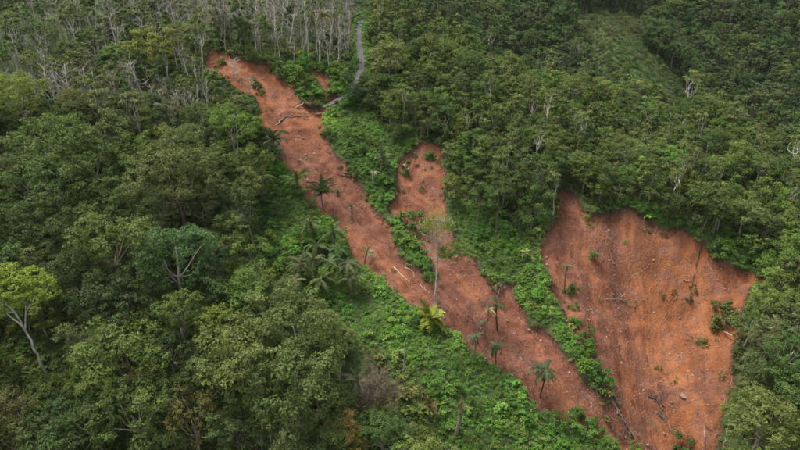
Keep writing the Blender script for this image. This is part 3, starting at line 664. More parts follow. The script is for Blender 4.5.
for row in [
 (54, 187, 60, 'big', (0.05, 0.075, 0.03)), (108, 207, 48, 'big', (0.052, 0.075, 0.028)), (172, 182, 70, 'big', (0.07, 0.076, 0.038)), (122, 174, 36, 'mid', (0.06, 0.095, 0.03)), (118, 248, 70, 'big', (0.07, 0.086, 0.032)),
 (176, 258, 66, 'big', (0.044, 0.078, 0.038)), (216, 265, 42, 'layer', (0.04, 0.066, 0.034)), (233, 231, 40, 'layer', (0.078, 0.1, 0.04)), (250, 255, 34, 'mid', (0.08, 0.11, 0.04)), (20, 177, 44, 'big', (0.06, 0.08, 0.034)),
 (10, 207, 36, 'mid', (0.05, 0.075, 0.028)), (27, 226, 46, 'big', (0.036, 0.058, 0.024)), (85, 228, 46, 'layer', (0.05, 0.07, 0.028)), (247, 291, 46, 'mid', (0.072, 0.11, 0.034)), (71, 270, 50, 'layer', (0.034, 0.052, 0.022)), (100, 288, 52, 'big', (0.034, 0.05, 0.022)),
 (121, 360, 76, 'big', (0.068, 0.09, 0.032)), (144, 388, 48, 'layer', (0.09, 0.085, 0.042)), (135, 420, 70, 'big', (0.06, 0.08, 0.03)), (216, 322, 42, 'layer', (0.1, 0.12, 0.032)), (180, 314, 50, 'layer', (0.062, 0.09, 0.03)),
 (250, 358, 82, 'big', (0.078, 0.088, 0.038)), (62, 415, 52, 'big', (0.038, 0.062, 0.028)), (18, 415, 50, 'layer', (0.062, 0.058, 0.032)), (20, 440, 54, 'big', (0.076, 0.084, 0.036)),
 (233, 430, 52, 'big', (0.05, 0.068, 0.032)), (118, 313, 58, 'layer', (0.034, 0.046, 0.022)), (190, 425, 58, 'layer', (0.075, 0.066, 0.032)), (295, 328, 76, 'big', (0.07, 0.084, 0.034)), (339, 362, 42, 'mid', (0.085, 0.11, 0.036)), (292, 382, 80, 'big', (0.058, 0.078, 0.032)),
 (292, 428, 60, 'big', (0.07, 0.08, 0.04)), (343, 437, 44, 'layer', (0.13, 0.095, 0.042)), (383, 436, 46, 'big', (0.05, 0.082, 0.03)), (95, 425, 50, 'big', (0.055, 0.072, 0.03)), (210, 375, 48, 'big', (0.05, 0.066, 0.03)), (170, 350, 44, 'layer', (0.036, 0.056, 0.026)),
 (270, 300, 44, 'big', (0.05, 0.068, 0.03)), (320, 445, 50, 'big', (0.05, 0.07, 0.03)), (60, 445, 50, 'big', (0.045, 0.065, 0.03)), (160, 448, 50, 'big', (0.05, 0.066, 0.028)),
 (155, 48, 36, 'mid', (0.125, 0.125, 0.045)), (20, 100, 48, 'big', (0.1, 0.115, 0.036)), (50, 140, 62, 'big', (0.062, 0.09, 0.034)), (233, 127, 46, 'big', (0.072, 0.115, 0.026)), (110, 133, 40, 'mid', (0.08, 0.09, 0.05)), (185, 145, 44, 'big', (0.068, 0.085, 0.04)), (95, 98, 30, 'slender', (0.1, 0.105, 0.07)), (136, 101, 26, 'slender', (0.1, 0.1, 0.066)),
 (210, 165, 46, 'big', (0.07, 0.085, 0.036)), (245, 185, 36, 'mid', (0.09, 0.1, 0.05)), (85, 165, 50, 'big', (0.05, 0.075, 0.03)), (150, 215, 46, 'layer', (0.055, 0.068, 0.032)), (205, 205, 40, 'mid', (0.065, 0.075, 0.04)), (60, 240, 46, 'big', (0.044, 0.06, 0.026)), (150, 285, 44, 'layer', (0.05, 0.07, 0.028)),
 (763, 426, 60, 'big', (0.085, 0.095, 0.04)), (790, 352, 44, 'big', (0.046, 0.076, 0.03)), (793, 388, 44, 'mid', (0.05, 0.075, 0.03)), (752, 322, 30, 'mid', (0.06, 0.08, 0.036)), (760, 372, 34, 'mid', (0.055, 0.07, 0.036)), (770, 335, 34, 'layer', (0.08, 0.085, 0.05)), (790, 440, 40, 'big', (0.075, 0.095, 0.036)),
 (551, 62, 28, 'tall', (0.085, 0.095, 0.05)), (389, 60, 32, 'mid', (0.105, 0.11, 0.062)), (353, 80, 26, 'mid', (0.036, 0.06, 0.034)), (470, 45, 30, 'tall', (0.06, 0.085, 0.034)), (770, 195, 30, 'mid', (0.09, 0.125, 0.036)), (768, 302, 28, 'mid', (0.1, 0.13, 0.045)), (790, 225, 30, 'mid', (0.072, 0.1, 0.036)), (755, 245, 20, 'mid', (0.07, 0.1, 0.034)), (780, 285, 30, 'mid', (0.09, 0.115, 0.04)),
 (500, 190, 32, 'tall', (0.05, 0.072, 0.03)), (478, 195, 30, 'mid', (0.055, 0.085, 0.028)), (465, 165, 30, 'mid', (0.052, 0.085, 0.028)), (520, 160, 30, 'mid', (0.05, 0.075, 0.034)), (535, 205, 30, 'mid', (0.052, 0.085, 0.03))]: SURVEY.append(row)
def place_survey():
    for (u, v, wpx, kind, c) in SURVEY:
        proto = TREE[kind][rng.integers(len(TREE[kind]))]
        s = 1.0
        for _ in range(3):
            b = hit(u, v, proto['hc'] * s); dep = project(*(b + np.array([0, 0, proto['hc'] * s])))[2]; s = float(np.clip(wpx * dep / FPX / (2 * proto['R']), 0.55, 1.5))
        yield u, v, kind, proto, b, s, tuple(np.array(c) * 1.12)
TREES = []   # (pixel size, builder args)
def queue(kind, proto, b, s, c, bark, name, look_kind):
    u, v, dep = project(b[0], b[1], b[2] + proto['hc'] * s)
    TREES.append((proto['R'] * s * FPX / float(dep), kind, proto, b, s, c, bark, name, float(u), float(v), float(dep)))
    occupy(b[0], b[1], proto['R'] * s)
for u, v, kind, proto, b, s, c in place_survey():
    if blocked(b, proto['h'] * s, proto['hc'] * s, proto['R'] * s, 0.2, 0.9): print('survey skip', u, v); continue
    queue(kind, proto, b, s, c, BARKS[rng.integers(4)], 'slender_tree' if kind == 'slender' else 'broadleaf_tree', kind)

_rx, _ry = np.meshgrid(_gx, _gy, indexing='ij'); ROADD = np.full(_rx.shape, 1e6)
for (_a, _b) in zip(ROAD_ARR[:-1], ROAD_ARR[1:]):
    _e = _b - _a; _t = np.clip(((_rx - _a[0]) * _e[0] + (_ry - _a[1]) * _e[1]) / (_e @ _e), 0, 1)
    ROADD = np.minimum(ROADD, np.hypot(_a[0] + _e[0] * _t - _rx, _a[1] + _e[1] * _t - _ry))
def near_road(x, y, m=2.6): return zat(x, y, ROADD) < m
def candidates(step):
    xs = np.arange(-175, 300, step); ys = np.arange(52, 470, step); X, Y = np.meshgrid(xs, ys, indexing='ij')
    X = X + rng.uniform(-0.48, 0.48, X.shape) * step; Y = Y + rng.uniform(-0.48, 0.48, Y.shape) * step
    X, Y = X.ravel(), Y.ravel(); Z = zat(X, Y); u, v, d = project(X, Y, Z)
    m = (u > -70) & (u < 870) & (v > -60) & (v < 530)
    o = np.argsort(d[m]); return X[m][o], Y[m][o], Z[m][o], u[m][o], v[m][o], d[m][o]
SPEC = {'left': ([('big', .34), ('layer', .26), ('mid', .22), ('tall', .11), ('slender', .07)], 0.58, 'left'), 'mid': ([('mid', .52), ('tall', .2), ('slender', .12), ('big', .16)], 0.62, 'mid'), 'right': ([('mid', .5), ('big', .3), ('layer', .2)], 0.6, 'mid'),
        'thin': ([('slender', .36), ('mid', .3), ('bare', .17), ('tall', .17)], 0.8, 'thin'), 'bare': ([('bare', .74), ('slender', .14), ('tall', .12)], 0.7, 'thin'), 'rim2': ([('mid', .5), ('tall', .5)], 0.7, 'mid')}
def scatter_trees():
    X, Y, Z, U, V, D = candidates(1.9)
    depth_cache = {}; RG = regions(U, V); _, nr_, wd_ = scar_fields(X, Y); RG = np.where(np.maximum(nr_, wd_) > -1.0, 'scar', RG)
    for x, y, z, u, v, d, rg in zip(X.tolist(), Y.tolist(), Z.tolist(), U.tolist(), V.tolist(), D.tolist(), RG):
        if rg not in SPEC or not free(x, y, 1.6, 0.5): continue
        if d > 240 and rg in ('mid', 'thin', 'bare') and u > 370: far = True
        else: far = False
        kinds, pk, gk = SPEC[rg]; q = rng.random(); acc = 0
        for k, w in kinds:
            acc += w
            if q < acc: break
        proto = BARE[rng.integers(6)] if k == 'bare' else TREE[k][rng.integers(len(TREE[k]))]
        s = float(np.clip(np.exp(rng.normal(-0.06, 0.22)), 0.55, 1.45)) * ((0.9 if rg == 'left' else 0.72) if k in ('big', 'layer') else 1.0) * (1.15 if far else 1.0)
        R = proto['R'] * s
        if not free(x, y, R, pk): continue
        if near_road(x, y, 2.6 + R * 0.35): continue
        b = np.array([x, y, z])
        if blocked(b, proto['h'] * s, proto['hc'] * s, R, d=d): continue
        uc, vc, dc = project(x, y, z + proto['h'] * s)
        if -10 < uc < 810 and -10 < vc < 460:
            kk = (int(uc // 8), int(vc // 8))
            if kk not in depth_cache: depth_cache[kk] = hitdepth(uc, vc)
            if depth_cache[kk] < dc - 12: occupy(x, y, R * 0.6); continue
        nm = {'bare': 'bare_tree', 'slender': 'slender_tree'}.get(k, 'broadleaf_tree')
        if k == 'bare': c = tuple(np.array((0.42, 0.38, 0.35)) * rng.uniform(0.5, 1.2)); bark = tuple(np.minimum(np.array(c) * 1.55, 0.62))
        else:
            c = pick(gk); bark = BARKS[rng.integers(4)]
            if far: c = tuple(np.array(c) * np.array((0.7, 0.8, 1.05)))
            if k == 'slender': c = tuple(np.array(c) * 0.6 + np.array((0.05, 0.05, 0.032))); bark = tuple(np.array((0.5, 0.47, 0.42)) * rng.uniform(0.75, 1.2))
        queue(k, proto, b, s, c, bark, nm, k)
scatter_trees()

# ------------------------------------------------------------------ massed plants by geometry nodes
def proto_collection(name, meshes):
    pc = bpy.data.collections.new(name)
    for i, me in enumerate(meshes):
        o = bpy.data.objects.new(f'{name}_{i:02d}', me); pc.objects.link(o)
    return pc
def instancer(name, pc, P, rot, scl, idx, colr):
    me = bpy.data.meshes.new(name); me.vertices.add(len(P)); me.vertices.foreach_set('co', np.asarray(P, np.float32).ravel())
    for nm, ty, fld, arr in (('rot', 'FLOAT_VECTOR', 'vector', rot), ('scl', 'FLOAT', 'value', scl), ('idx', 'INT', 'value', idx), ('leafcol', 'FLOAT_COLOR', 'color', np.c_[colr, np.ones(len(P))])):
        a = me.attributes.new(nm, ty, 'POINT'); a.data.foreach_set(fld, np.asarray(arr, np.int32 if ty == 'INT' else np.float32).ravel())
    o = link(name, me)
    ng = bpy.data.node_groups.new(name, 'GeometryNodeTree'); ng.interface.new_socket('Geometry', in_out='INPUT', socket_type='NodeSocketGeometry'); ng.interface.new_socket('Geometry', in_out='OUTPUT', socket_type='NodeSocketGeometry')
    gi, go = ng.nodes.new('NodeGroupInput'), ng.nodes.new('NodeGroupOutput')
    ci = ng.nodes.new('GeometryNodeCollectionInfo'); ci.inputs['Collection'].default_value = pc; ci.inputs['Separate Children'].default_value = True; ci.inputs['Reset Children'].default_value = True
    ip = ng.nodes.new('GeometryNodeInstanceOnPoints'); ip.inputs['Pick Instance'].default_value = True
    def na(nm, ty):
        n = ng.nodes.new('GeometryNodeInputNamedAttribute'); n.data_type = ty; n.inputs['Name'].default_value = nm; return [q for q in n.outputs if q.enabled and q.name == 'Attribute'][0]
    L = ng.links; L.new(gi.outputs[0], ip.inputs['Points']); L.new(ci.outputs[0], ip.inputs['Instance'])
    L.new(na('idx', 'INT'), ip.inputs['Instance Index']); L.new(na('scl', 'FLOAT'), ip.inputs['Scale'])
    e2r = ng.nodes.new('FunctionNodeEulerToRotation'); L.new(na('rot', 'FLOAT_VECTOR'), e2r.inputs[0]); L.new(e2r.outputs[0], ip.inputs['Rotation'])
    L.new(ip.outputs[0], go.inputs[0]); md = o.modifiers.new('scatter', 'NODES'); md.node_group = ng
    return o
def combo(d, thin=1.0):
    """crown and trunk of a tree as one massed mesh"""
    V, Q, T = d['V'], d['Q'], d['T']; v2, q2, t2 = d['tb'].arrays(); n = len(V)
    keep = np.arange(len(Q))[rng.random(len(Q)) < thin]
    V4 = V.reshape(-1, 4, 3)[keep]; c = V4.mean(1, keepdims=True); V4 = c + (V4 - c) * (1 / math.sqrt(thin)); V = V4.reshape(-1, 3); Q = np.arange(len(V)).reshape(-1, 4); n = len(V)
    return mesh_from('massed_tree', np.vstack([V, v2]), np.vstack([Q, q2 + n]), t2 + n, [M_LEAFI, M_BARKI], np.r_[T[keep], np.full(len(q2) + len(t2), .5)], np.r_[np.zeros(len(Q)), np.ones(len(q2) + len(t2))])

# trees: the 300 broadleaf trees that show largest stand singly, the rest is the far wood
TREES.sort(key=lambda t: -t[0])
rest = []; LIM = {'broadleaf_tree': 300, 'slender_tree': 150, 'bare_tree': 240}
SIZE = lambda px: 'large' if px > 22 else ('medium' if px > 12 else 'small')
GROUP = {'broadleaf_tree': 'broad-leaved trees of the forest', 'slender_tree': 'slender pale-trunked trees', 'bare_tree': 'bare grey trees'}
for t in TREES:
    px, kind, proto, b, s, c, bark, nm, u, v, dep = t
    inframe = -25 < u < 825 and -30 < v < 490
    COUNT.setdefault(nm, 0)
    if nm == 'bare_tree' and (not inframe or COUNT[nm] >= LIM[nm]): continue
    if not inframe or COUNT[nm] >= LIM[nm]: rest.append(t); continue
    COUNT[nm] += 1
    o = put_tree(nm, proto, b, float(rng.uniform(0, 6.28)), s * float(rng.uniform(0.96, 1.04)), c, bark, tilt=(float(rng.normal(0, .09 if nm == 'bare_tree' else .03)), float(rng.normal(0, .09 if nm == 'bare_tree' else .03))))
    if nm == 'bare_tree': look = ('tall' if s > 0.98 else 'short') + (' pale' if c[0] > 0.36 else ' grey') + ' leafless tree'
    elif nm == 'slender_tree': look = ('pale-trunked' if bark[0] > 0.36 else 'thin') + ' slender ' + colour_word(c) + ' tree'
    else: look = f'{SIZE(px)} {colour_word(c)} tree'
    pend(o, look, u, v, 'tree', GROUP[nm])
print('TREES', COUNT, 'rest', len(rest))
for key, n in (('glade', 120), ('brown', 60)):
    k = 0
    while k < n:
        u, v = rng.uniform(555, 705), rng.uniform(8, 110)
        if not inpoly(u, v, REG[key]): continue
        k += 1; c = np.array(pick('mid')) * np.array((0.8, 0.9, 1.0) if key == 'glade' else (1.25, 0.95, 1.2))
        rest.append((1, 'mid', TREE['mid'][rng.integers(4)], hit(u, v), float(rng.uniform(0.16, 0.36)), tuple(c)))
kindmesh = []; kmap = {}
for k in ('big', 'layer', 'mid', 'tall', 'slender'):
    for i, d in enumerate(TREE[k][:4]):
        kmap[id(d)] = len(kindmesh); kindmesh.append(combo(d, 0.42))
    for i, d in enumerate(TREE[k][4:]): kmap[id(d)] = kmap[id(TREE[k][i % 4])]
pc_far = proto_collection('massed_tree', kindmesh)
if rest:
    P = np.array([t[3] for t in rest]); n = len(P)
    o = instancer('far_forest', pc_far, P, np.c_[np.zeros((n, 2)), rng.uniform(0, 6.28, n)], np.array([t[4] for t in rest]), np.array([kmap[id(t[2])] for t in rest]), np.array([t[5] for t in rest]))
    tag(o, 'mass of small trees on the far slopes and beyond the frame', 'forest', kind='stuff')

# low cover: creepers, ferns and seedlings that nobody could count
def clump_mesh(seed, r0=0.75, n=70, leaf=0.34, hgt=0.55):
    r = np.random.default_rng(seed); k = 5; cc = np.c_[r.normal(size=(k, 2)) * r0 * 0.5, r.uniform(0.05, hgt, k)]
    e = unit(n, r); e[:, 2] = np.abs(e[:, 2]); P = cc[r.integers(0, k, n)] + e * np.array([0.6, 0.6, 0.45]) * r0 * r.uniform(0.5, 1, (n, 1))
    V, Q = leaf_quads(P, e * 0.6 + np.array([0, 0, 0.7]) + unit(n, r) * 0.45, leaf * r.uniform(0.6, 1.35, n), r, 0.62)
    return mesh_from('ground_clump', V, Q, mats=[M_LEAFI], tint=np.clip(0.5 + r.normal(size=n) * 0.2, 0, 1))
pc_low = proto_collection('ground_clump', [clump_mesh(50 + i, 0.75, 110, 0.23, 0.4) for i in range(6)] + [clump_mesh(70 + i, 1.0, 60, 0.6, 1.0) for i in range(3)])
def low_cover():
    xs = np.arange(-110, 150, 0.78); ys = np.arange(60, 260, 0.78); X, Y = np.meshgrid(xs, ys, indexing='ij')
    X = (X + rng.uniform(-1, 1, X.shape) * .78).ravel(); Y = (Y + rng.uniform(-1, 1, Y.shape) * .78).ravel(); Z = zat(X, Y)
    u, v, d = project(X, Y, Z); m = (u > -60) & (u < 860) & (v > -30) & (v < 500); X, Y, Z, u, v, d = [a[m] for a in (X, Y, Z, u, v, d)]
    _, nar, wid = scar_fields(X, Y); sdv = np.maximum(nar, wid)
    rg = regions(u, v)
    lush = np.isin(rg, ['lush1', 'lush2', 'lush3', 'strip', 'rim', 'rim2', 'verge', 'bushy'])
    keepp = np.where(lush, 1.0, np.where(np.isin(rg, ['bare', 'thin']), 0.8, 0.62))
    keep = (rng.random(len(X)) < keepp) & (sdv < -0.15 + 0.35 * rng.random(len(X)))
    keep |= (sdv > 0) & (sdv < 99) & (rng.random(len(X)) < 0.004 + 0.03 * (fbm(X / 5, Y / 5, 2) > 0.4) + 0.3 * (sdv < 1.6) * (fbm(X / 3 + 8, Y / 3, 2) > 0.12))
    keep &= ~near_road(X, Y, 1.45)
    X, Y, Z, lush, rg = X[keep], Y[keep], Z[keep], lush[keep], rg[keep]; n = len(X)
    base = np.array([pick('lush', 0.1) if l else pick('thin' if g in ('bare', 'thin') else 'mid', 0.12) for l, g in zip(lush, rg)])
    patch = fbm(X / 7, Y / 7, 3)[:, None]; dryp = rng.random(n) < 0.05 + 0.12 * (fbm(X / 6 + 20, Y / 6, 2) > 0.25); base[dryp] = base[dryp] * np.array([1.5, 0.95, 1.2]); base = base * (1 + 0.8 * patch) * (1 + np.array([[0.35, 0.05, 0.0]]) * fbm(X / 11 + 50, Y / 11, 2)[:, None])
    scl = rng.uniform(0.5, 1.3, n) * (1 + 0.8 * fbm(X / 4 + 9, Y / 4, 2)) * np.where(lush, 1.0, 1.1)
    rot = np.c_[rng.normal(0, .25, n) + 0.3, rng.normal(0, .25, n), rng.uniform(0, 6.28, n)]
    idx = np.where(rng.random(n) < np.where(lush, 0.96, 0.86), rng.integers(0, 6, n), rng.integers(6, 9, n))
    tag(instancer('ground_cover', pc_low, np.c_[X, Y, Z + 0.02], rot, scl, idx, np.clip(base, 0.01, 1)), 'bright green creepers and low plants covering the slopes', 'ground cover', kind='stuff')
    xs = np.arange(-60, 300, 1.5); ys = np.arange(235, 420, 1.5); X, Y = np.meshgrid(xs, ys, indexing='ij')
    X = (X + rng.uniform(-1.6, 1.6, X.shape) * 1.5).ravel(); Y = (Y + rng.uniform(-1.6, 1.6, Y.shape) * 1.5).ravel(); Z = zat(X, Y)
    u, v, d = project(X, Y, Z); m = (u > 300) & (u < 860) & (v > -20) & (v < 150); X, Y, Z, u, v = [a[m] for a in (X, Y, Z, u, v)]; n = len(X)
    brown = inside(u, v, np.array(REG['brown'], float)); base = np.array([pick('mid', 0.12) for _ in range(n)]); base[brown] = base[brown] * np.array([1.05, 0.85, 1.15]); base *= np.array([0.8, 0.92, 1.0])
    base *= (1 + 0.5 * fbm(X / 12, Y / 12, 3))[:, None]
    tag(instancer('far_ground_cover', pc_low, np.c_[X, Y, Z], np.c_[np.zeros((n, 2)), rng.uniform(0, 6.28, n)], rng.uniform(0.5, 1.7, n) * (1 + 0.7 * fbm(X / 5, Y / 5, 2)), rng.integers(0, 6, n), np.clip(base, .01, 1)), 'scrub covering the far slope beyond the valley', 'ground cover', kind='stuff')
low_cover()

# ------------------------------------------------------------------ shrubs one can tell apart on the open slopes
def put_shrub(u, v, wpx, c, cat='shrub', look=None, grp='shrubs on the open slopes', name='shrub'):
    proto = TREE['shrub'][rng.integers(5)]; b = hit(u, v, 0.9); dep = project(*b)[2]; s = float(wpx * dep / FPX / (2 * proto['R']))
    o = put_tree(name, proto, b, float(rng.uniform(0, 6.28)), (s, s, s * float(rng.uniform(0.8, 1.25))), c, (0.14, 0.11, 0.08)); pend(o, look or f'{colour_word(c)} shrub', u, v, cat, grp); return o
for (u, v, w, c) in [(408, 222, 24, (0.05, 0.095, 0.028)), (404, 238, 18, (0.075, 0.125, 0.03)), (412, 245, 16, (0.09, 0.13, 0.03)), (418, 230, 18, (0.052, 0.09, 0.026)), (425, 262, 16, (0.05, 0.11, 0.026)), (430, 278, 14, (0.05, 0.11, 0.026)),
     (588, 352, 16, (0.07, 0.13, 0.026)), (596, 372, 20, (0.05, 0.1, 0.028)), (603, 382, 20, (0.06, 0.11, 0.03)), (585, 366, 18, (0.08, 0.13, 0.03)), (578, 350, 12, (0.06, 0.12, 0.026)),
    (578, 412, 13, (0.05, 0.09, 0.026)), (589, 420, 14, (0.046, 0.08, 0.026)), (598, 432, 14, (0.06, 0.1, 0.028)), (608, 441, 14, (0.07, 0.13, 0.03)), (602, 447, 16, (0.06, 0.11, 0.03)), (637, 447, 12, (0.105, 0.13, 0.03)), (683, 446, 20, (0.04, 0.07, 0.026)), (590, 432, 20, (0.062, 0.12, 0.03)), (572, 425, 18, (0.07, 0.12, 0.03)), (560, 420, 16, (0.06, 0.11, 0.026)),
    (571, 290, 10, (0.05, 0.09, 0.026)), (573, 305, 11, (0.055, 0.1, 0.026)), (575, 322, 12, (0.055, 0.11, 0.026)), (588, 330, 12, (0.05, 0.09, 0.026)), (590, 342, 10, (0.05, 0.095, 0.026)), (577, 336, 12, (0.06, 0.11, 0.026)), (694, 288, 8, (0.06, 0.075, 0.034)), (690, 299, 6, (0.06, 0.075, 0.034)), (675, 292, 5, (0.07, 0.065, 0.035)), (663, 295, 5, (0.065, 0.06, 0.035)), (719, 304, 13, (0.06, 0.08, 0.034)), (727, 320, 24, (0.075, 0.085, 0.034)), (735, 312, 18, (0.075, 0.09, 0.036)), (720, 322, 16, (0.085, 0.085, 0.036)), (659, 366, 6, (0.06, 0.07, 0.03)), (676, 380, 4, (0.05, 0.07, 0.03)),
    (430, 156, 10, (0.055, 0.095, 0.026)), (437, 158, 6, (0.06, 0.09, 0.026)), (406, 172, 8, (0.06, 0.1, 0.03)), (422, 188, 6, (0.06, 0.1, 0.03)), (222, 62, 8, (0.09, 0.1, 0.05)), (256, 86, 10, (0.05, 0.075, 0.03)), (260, 92, 9, (0.07, 0.1, 0.03)), (311, 104, 12, (0.07, 0.07, 0.045)), (308, 98, 14, (0.06, 0.08, 0.034)), (292, 73, 16, (0.09, 0.125, 0.03)), (300, 82, 18, (0.075, 0.105, 0.03)), (307, 90, 16, (0.07, 0.1, 0.032)), (337, 76, 14, (0.085, 0.13, 0.03)), (340, 74, 16, (0.095, 0.14, 0.03)), (348, 84, 16, (0.075, 0.11, 0.03)), (341, 88, 12, (0.07, 0.1, 0.03)), (283, 72, 14, (0.08, 0.1, 0.034)), (278, 66, 14, (0.065, 0.085, 0.032)), (268, 63, 12, (0.07, 0.085, 0.034)), (250, 58, 14, (0.06, 0.075, 0.03)), (240, 52, 14, (0.06, 0.08, 0.032)),
    (199, 26, 10, (0.16, 0.2, 0.03)), (240, 37, 8, (0.17, 0.2, 0.035)), (304, 272, 14, (0.06, 0.13, 0.03)), (322, 238, 20, (0.09, 0.17, 0.03)), (306, 236, 18, (0.065, 0.13, 0.03)), (270, 240, 16, (0.1, 0.13, 0.034))]:
    put_shrub(u, v, w, c)
for key, n, w0, w1 in (('lush1', 20, 7, 16), ('lush2', 18, 8, 15), ('lush3', 14, 7, 14), ('rim', 14, 9, 16), ('verge', 10, 8, 13), ('bushy', 22, 8, 15), ('rim2', 12, 8, 15)):
    P = REG[key]; us = [p[0] for p in P]; vs_ = [p[1] for p in P]; k = 0; tries = 0
    while k < n and tries < 900:
        tries += 1; u, v = rng.uniform(min(us), max(us)), rng.uniform(min(vs_), min(max(vs_), 448))
        if not inpoly(u, v, P): continue
        b = hit(u, v, 0.9); w = float(rng.uniform(w0, w1))
        if any(inpoly(u + dx, v + dy, Q) for Q in KEEP_HARD for dx, dy in ((0, -w * .4), (w * .4, 0), (-w * .4, 0))): continue
        put_shrub(float(u), float(v), w, pick('lush', 0.15)); k += 1

# ------------------------------------------------------------------ palms: trunk and single fronds
def put_palm(u, v, h, label, c, n=14, kind='arch', up=0.5, size=1.0, name='palm_tree', cat='palm', bark=(0.17, 0.14, 0.11), dry=0, group='palms', top=True, tr=0.17, lean=0.07):
    """(u, v) is the pixel of the crown's heart when top is set, else of the foot"""
    b = hit(u, v, h if top else 0.0)
    root = bpy.data.objects.new(name, None); root.empty_display_size = 0.5; col.objects.link(root); root.location = b; root.rotation_euler = (float(rng.normal(0, lean)), float(rng.normal(0, lean)), float(rng.uniform(0, 6.28)))
    link('trunk', palm_trunk(h, tr), root, bark)
    n = int(n * 1.4)
    for k in range(n):
        el = up + float(rng.normal(0, 0.36)) - (0.9 * (k / n) if kind == 'arch' else 0.5 * (k / n)); az = k * 2.399 + float(rng.normal(0, .2))
        cc = tuple(np.array(c) * (rng.uniform(0.55, 1.1) if kind != 'broad' else rng.uniform(0.35, 1.25)))
        o = link('frond', FR[kind][rng.integers(len(FR[kind]))], root, cc, (0, 0, h - 0.05), None, size * float(rng.uniform(0.45, 1.1)))
        o.rotation_euler = Euler((0, -el, az), 'XYZ')
    for k in range(dry):
        o = link('dry_frond', FR['dry'][k % 2], root, tuple(np.array((0.3, 0.25, 0.19)) * rng.uniform(0.7, 1.2)), (0, 0, h - 0.15), Euler((0, 0.5 + float(rng.uniform(0, .5)), k * 2.4), 'XYZ'), size)
    if label: root['label'] = label; root['category'] = cat; root['group'] = group
    else: pend(root, 'grey-green palm' if c[1] < 0.1 else 'bright green palm', u, v, cat, group)
    return root
DK, GY, LG = (0.04, 0.06, 0.034), (0.07, 0.08, 0.05), (0.058, 0.088, 0.034)
